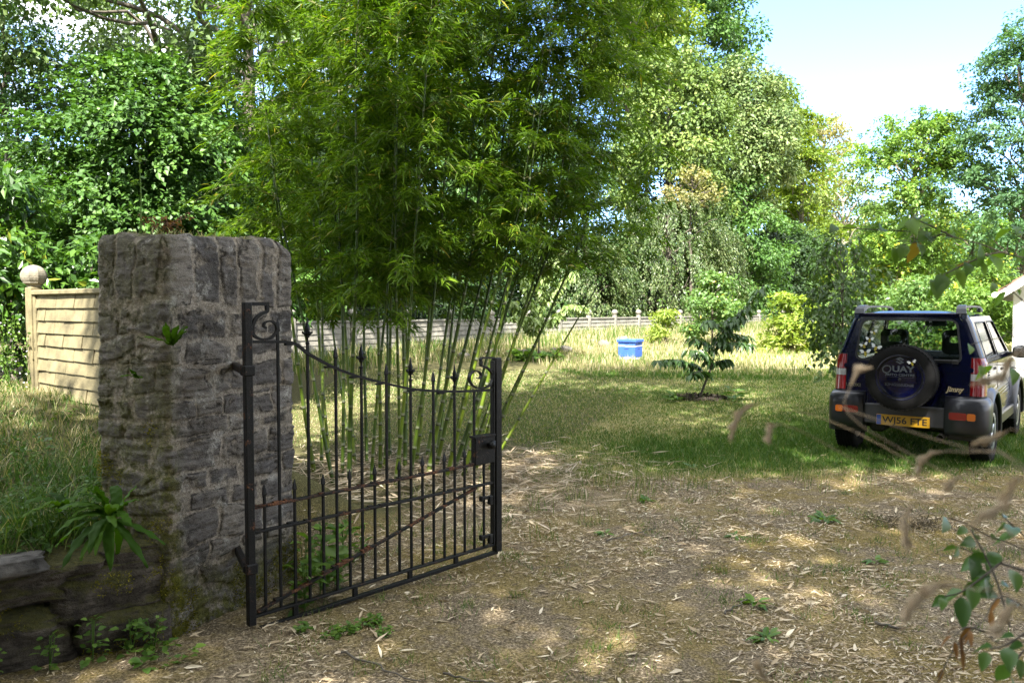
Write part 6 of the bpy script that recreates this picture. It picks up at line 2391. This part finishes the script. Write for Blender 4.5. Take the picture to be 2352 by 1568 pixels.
# interior
for sg in (-1, 1):
    m = MB()
    prism(m, rrect(sg * .33 - .24, sg * .33 + .24, .62, 1.10, .08, 5), -.07, .07, lambda x, z, k: (x, .62 - (z - .62) * .2 - k, z))
    prism(m, rrect(sg * .33 - .145, sg * .33 + .145, 1.12, 1.40, .06, 5), -.05, .05, lambda x, z, k: (x, .50 - k, z), holes=[rrect(sg * .33 - .075, sg * .33 + .075, 1.25, 1.33, .02, 3)[::-1]])
    part(m, 'front_seat', M_SEAT)
m = MB()
prism(m, rrect(-.55, .05, .55, 1.08, .05, 4), -.06, .06, lambda x, z, k: (x, -.02 - k, z))
prism(m, rrect(.07, .55, .55, 1.12, .05, 4), -.06, .06, lambda x, z, k: (x, -.02 - k, z))
part(m, 'rear_seat', M_SEAT)
m = MB()
cbox(m, (0, 1.42, 1.02), (1.30, .40, .18), .05)
part(m, 'dashboard', M_SEAT)
m = MB()
cbox(m, (0.0, 1.12, 1.46), (.24, .03, .07), .012)
part(m, 'inner_mirror', M_BLACK)
m = MB()
tube(m, [(.33 + .18 * math.cos(a), 1.12 + .03 * math.sin(a), 1.03 + .17 * math.sin(a)) for a in np.linspace(0, 2 * math.pi, 25)], .014, 6, cap=False)
part(m, 'steering_wheel', M_BLACK)
m = MB()
cbox(m, (0, .7, .60), (1.36, 2.2, .05), .01)
part(m, 'floor_pan', M_SEAT)

# ------------------------------------------------------------------ near plants at the right edge
rn = np.random.default_rng(77)
M_DRYSTEM = simple('dry_stem', (.30, .225, .14), .7, var=.2, scale=40)


def dry_stem(label, pts, head, seed, hr=.0042):
    """pts: (px, py, d) from the tip of the seed head back along the stem; head = length of head in m"""
    rg = np.random.default_rng(seed)
    W_ = np.array([at(*p) for p in pts])
    e = W_[-1]
    W_ = np.concatenate([W_, [[e[0] + .12, e[1] + .02, e[2] - .15], [e[0] + .28, e[1] + .05, .55 * e[2]], [e[0] + .36, e[1] + .08, 0.0]]])
    Q = smooth(W_, 130)
    L = np.concatenate([[0], np.cumsum(np.linalg.norm(np.diff(Q, axis=0), axis=1))])
    root = thing('dry_grass_stem', label, 'grass stem', Q[-1], group='dry grass stems before the drive')
    st = MB()
    tube(st, Q, np.linspace(.0005, .0011, len(Q)), 6)
    st.obj('stem', M_DRYSTEM, root)
    if head:
        head *= 1.3
        k = int(head * 22000)
        u = rg.random(k) * head
        P = np.column_stack([np.interp(u, L, Q[:, i]) for i in range(3)])
        i = np.clip(np.searchsorted(L, u), 1, len(Q) - 2)
        T = unit(Q[i - 1] - Q[i + 1])
        prof = np.clip(u / head * 3.5, .25, 1) * np.clip((1.03 - u / head) * 3, .3, 1) * (.8 + .3 * np.sin(u * 520 + seed))
        o = unit(np.cross(T, rg.normal(size=(k, 3))))
        m = MB()
        leaves(m, P + o * (hr * .35 * prof)[:, None], unit(T * 1.0 + o * .42), o, hr * 1.7 * prof, hr * .26, np.clip(rg.normal(.85, .15, k), 0, 1), fold=.3)
        m.obj('seed_head', M_STRAW, root)
    return root


STEMS = [('pale grass stem crossing in front of the car number plate', [(1928, 934, .74), (2010, 962, .72), (2120, 1000, .70), (2240, 1035, .68), (2352, 1082, .66)], .0),
         ('dry grass head with a drooping tip below the car tail', [(2106, 1092, .72), (2116, 1062, .72), (2150, 1038, .71), (2230, 1040, .70), (2352, 1072, .68)], .026),
         ('small dry grass spike before the right rear wheel of the car', [(2232, 1022, .7), (2270, 1008, .7), (2310, 1000, .7), (2370, 1006, .7)], .026),
         ('thick pale grass head leaning in from the edge below the car', [(2236, 1202, .50), (2275, 1172, .50), (2320, 1150, .50), (2380, 1132, .5)], .034),
         ('upright dry grass head over the turf heap', [(2086, 1272, .62), (2083, 1235, .62), (2079, 1195, .62), (2110, 1150, .62), (2250, 1140, .62), (2400, 1200, .62)], .029),
         ('long arching grass head in front of the dark drive near the bramble', [(2072, 1442, .52), (2090, 1400, .52), (2122, 1362, .52), (2165, 1343, .52), (2230, 1350, .52), (2370, 1420, .52)], .040),
         ('fat fuzzy grass head among the bramble leaves', [(2268, 1452, .5), (2300, 1430, .5), (2330, 1405, .5), (2372, 1370, .5)], .022),
         ('curved dark grass head hanging in front of the mown lawn', [(1676, 1016, .78), (1684, 985, .78), (1700, 950, .78), (1725, 930, .78), (1800, 935, .78), (1950, 985, .78), (2150, 1100, .76), (2400, 1300, .74)], .040),
         ('short blurred grass head beside the curved dark one', [(1766, 1016, .75), (1770, 995, .75), (1778, 975, .75), (1830, 985, .75), (2000, 1080, .75), (2400, 1330, .74)], .016),
         ('pale grass head rising from below in front of the drive', [(1738, 1520, .6), (1750, 1545, .6), (1768, 1572, .6), (1830, 1640, .6)], .014),
         ('whitish grass head bent over in front of the spare wheel', [(2000, 845, .72), (1975, 848, .72), (1960, 868, .72), (1948, 905, .72), (1940, 935, .72), (1990, 985, .71), (2200, 1100, .70), (2400, 1190, .68)], .020),
         ('brownish grass head in front of the car side', [(2236, 882, .6), (2280, 868, .6), (2320, 852, .6), (2375, 838, .6)], .034),
         ('little grass head by the lush strip under the car', [(2172, 1128, .7), (2185, 1112, .7), (2200, 1098, .7), (2260, 1080, .7), (2400, 1110, .7)], .014)]
for i, (lab, pts, hd) in enumerate(STEMS):
    dry_stem(lab, pts, hd, 500 + i)


def leafy_branch(name, label, cat, lines, mat, L, W, per, seed, r=.004, base=None, prof=LEAF_OVAL, droop=.35, stem_mat=None, down=.35):
    rg = np.random.default_rng(seed)
    st, lf = MB(), MB()
    P, D = [], []
    org = None
    for pl in lines:
        W_ = np.array([at(*p) for p in pl])
        nvis = len(W_)
        if base is not None and pl is lines[0]:
            W_ = np.concatenate([W_, np.array(base)])
        Q = smooth(W_, 16 * len(W_))
        tube(st, Q, np.linspace(r * .4, r * (1.4 if pl is lines[0] else .8), len(Q)), 6)
        if org is None:
            org = Q[-1]
        k = int(per * np.linalg.norm(np.diff(W_[:nvis], axis=0), axis=1).sum())
        u = np.linspace(0, 16 * nvis - 14, k).astype(int)
        T = unit(np.gradient(Q, axis=0))
        side = np.where(np.arange(k) % 2 == 0, 1.0, -1.0)
        s = unit(np.cross(T[u], [0, 0, 1.0])) * side[:, None]
        d = unit(s * rg.uniform(.5, 1.1, (k, 1)) - T[u] * rg.uniform(.2, .9, (k, 1)) + np.column_stack([np.zeros(k), np.zeros(k), rg.normal(-down, .3, k)]))
        P.append(Q[u] + d * .008)
        D.append(d)
    P, D = np.concatenate(P), np.concatenate(D)
    n = len(P)
    LL = L * rg.uniform(.65, 1.25, n)
    shaped_leaves(lf, P, D, rg.normal(0, .35, (n, 3)) + [0, -.7, .75], LL, LL * W, np.clip(rg.normal(.5, .22, n), 0, 1), prof, .18, droop, .03, rg)
    root = thing(name, label, cat, org)
    st.obj('stem', stem_mat or M_BARK, root)
    lf.obj('leaves', M_LEAF[mat], root)
    return root


leafy_branch('overhanging_branch', 'leafy branch reaching in from the right above the car roof', 'branch',
             [[(1925, 522, 1.95), (1985, 526, 1.95), (2060, 530, 1.93), (2150, 537, 1.9), (2250, 560, 1.87), (2352, 592, 1.85)],
              [(2090, 500, 1.9), (2130, 515, 1.9), (2190, 545, 1.89)], [(2150, 640, 1.85), (2210, 610, 1.85), (2270, 585, 1.86), (2310, 578, 1.86)],
              [(2060, 565, 1.9), (2110, 555, 1.9), (2160, 540, 1.9)], [(2330, 520, 1.85), (2352, 540, 1.85), (2400, 580, 1.85)]],
             'twig', .056, .55, 66, 600, .0032, base=[[1.5, 1.8, 1.75], [1.75, 1.8, .9], [1.8, 1.8, -.05]], down=.3, droop=.35)
leafy_branch('overhanging_branch', 'small dark leafed twig in front of the car side window and mirror', 'branch',
             [[(2228, 792, 1.7), (2262, 782, 1.7), (2300, 778, 1.7), (2352, 800, 1.7)], [(2255, 838, 1.7), (2300, 838, 1.7), (2352, 850, 1.7)], [(2290, 650, 1.7), (2320, 665, 1.7), (2360, 700, 1.7)]],
             'twig', .042, .45, 42, 601, .002, base=[[1.35, 1.7, 1.2], [1.6, 1.7, -.05]])
leafy_branch('bramble', 'green bramble sprays with toothed oval leaves in the bottom right corner', 'bramble',
             [[(2178, 1188, 1.45), (2225, 1205, 1.45), (2275, 1232, 1.44), (2352, 1262, 1.42)], [(2205, 1255, 1.4), (2240, 1272, 1.4), (2290, 1290, 1.4), (2352, 1310, 1.4)],
              [(2170, 1368, 1.35), (2205, 1360, 1.35), (2250, 1330, 1.36), (2300, 1290, 1.38)], [(2230, 1215, 1.4), (2270, 1290, 1.38), (2295, 1350, 1.36), (2320, 1440, 1.34)],
              [(2300, 1180, 1.45), (2330, 1210, 1.45), (2365, 1240, 1.45)], [(2270, 1490, 1.3), (2310, 1480, 1.3), (2360, 1450, 1.3)], [(2320, 1540, 1.3), (2345, 1500, 1.3), (2380, 1470, 1.3)]],
             'bramble', .036, .62, 62, 602, .0028, base=[[1.15, 1.4, 1.15], [1.35, 1.45, .5], [1.3, 1.5, -.05]])
leafy_branch('dead_twig', 'twig with withered orange brown leaves below the bramble', 'twig',
             [[(2155, 1562, 1.25), (2185, 1500, 1.26), (2215, 1462, 1.27), (2252, 1432, 1.28), (2360, 1400, 1.3)], [(2190, 1460, 1.26), (2220, 1440, 1.27), (2260, 1448, 1.27)]],
             'dead', .024, .42, 120, 603, .0022, base=[[1.2, 1.35, .8], [1.25, 1.4, -.05]], droop=.6, down=.8)
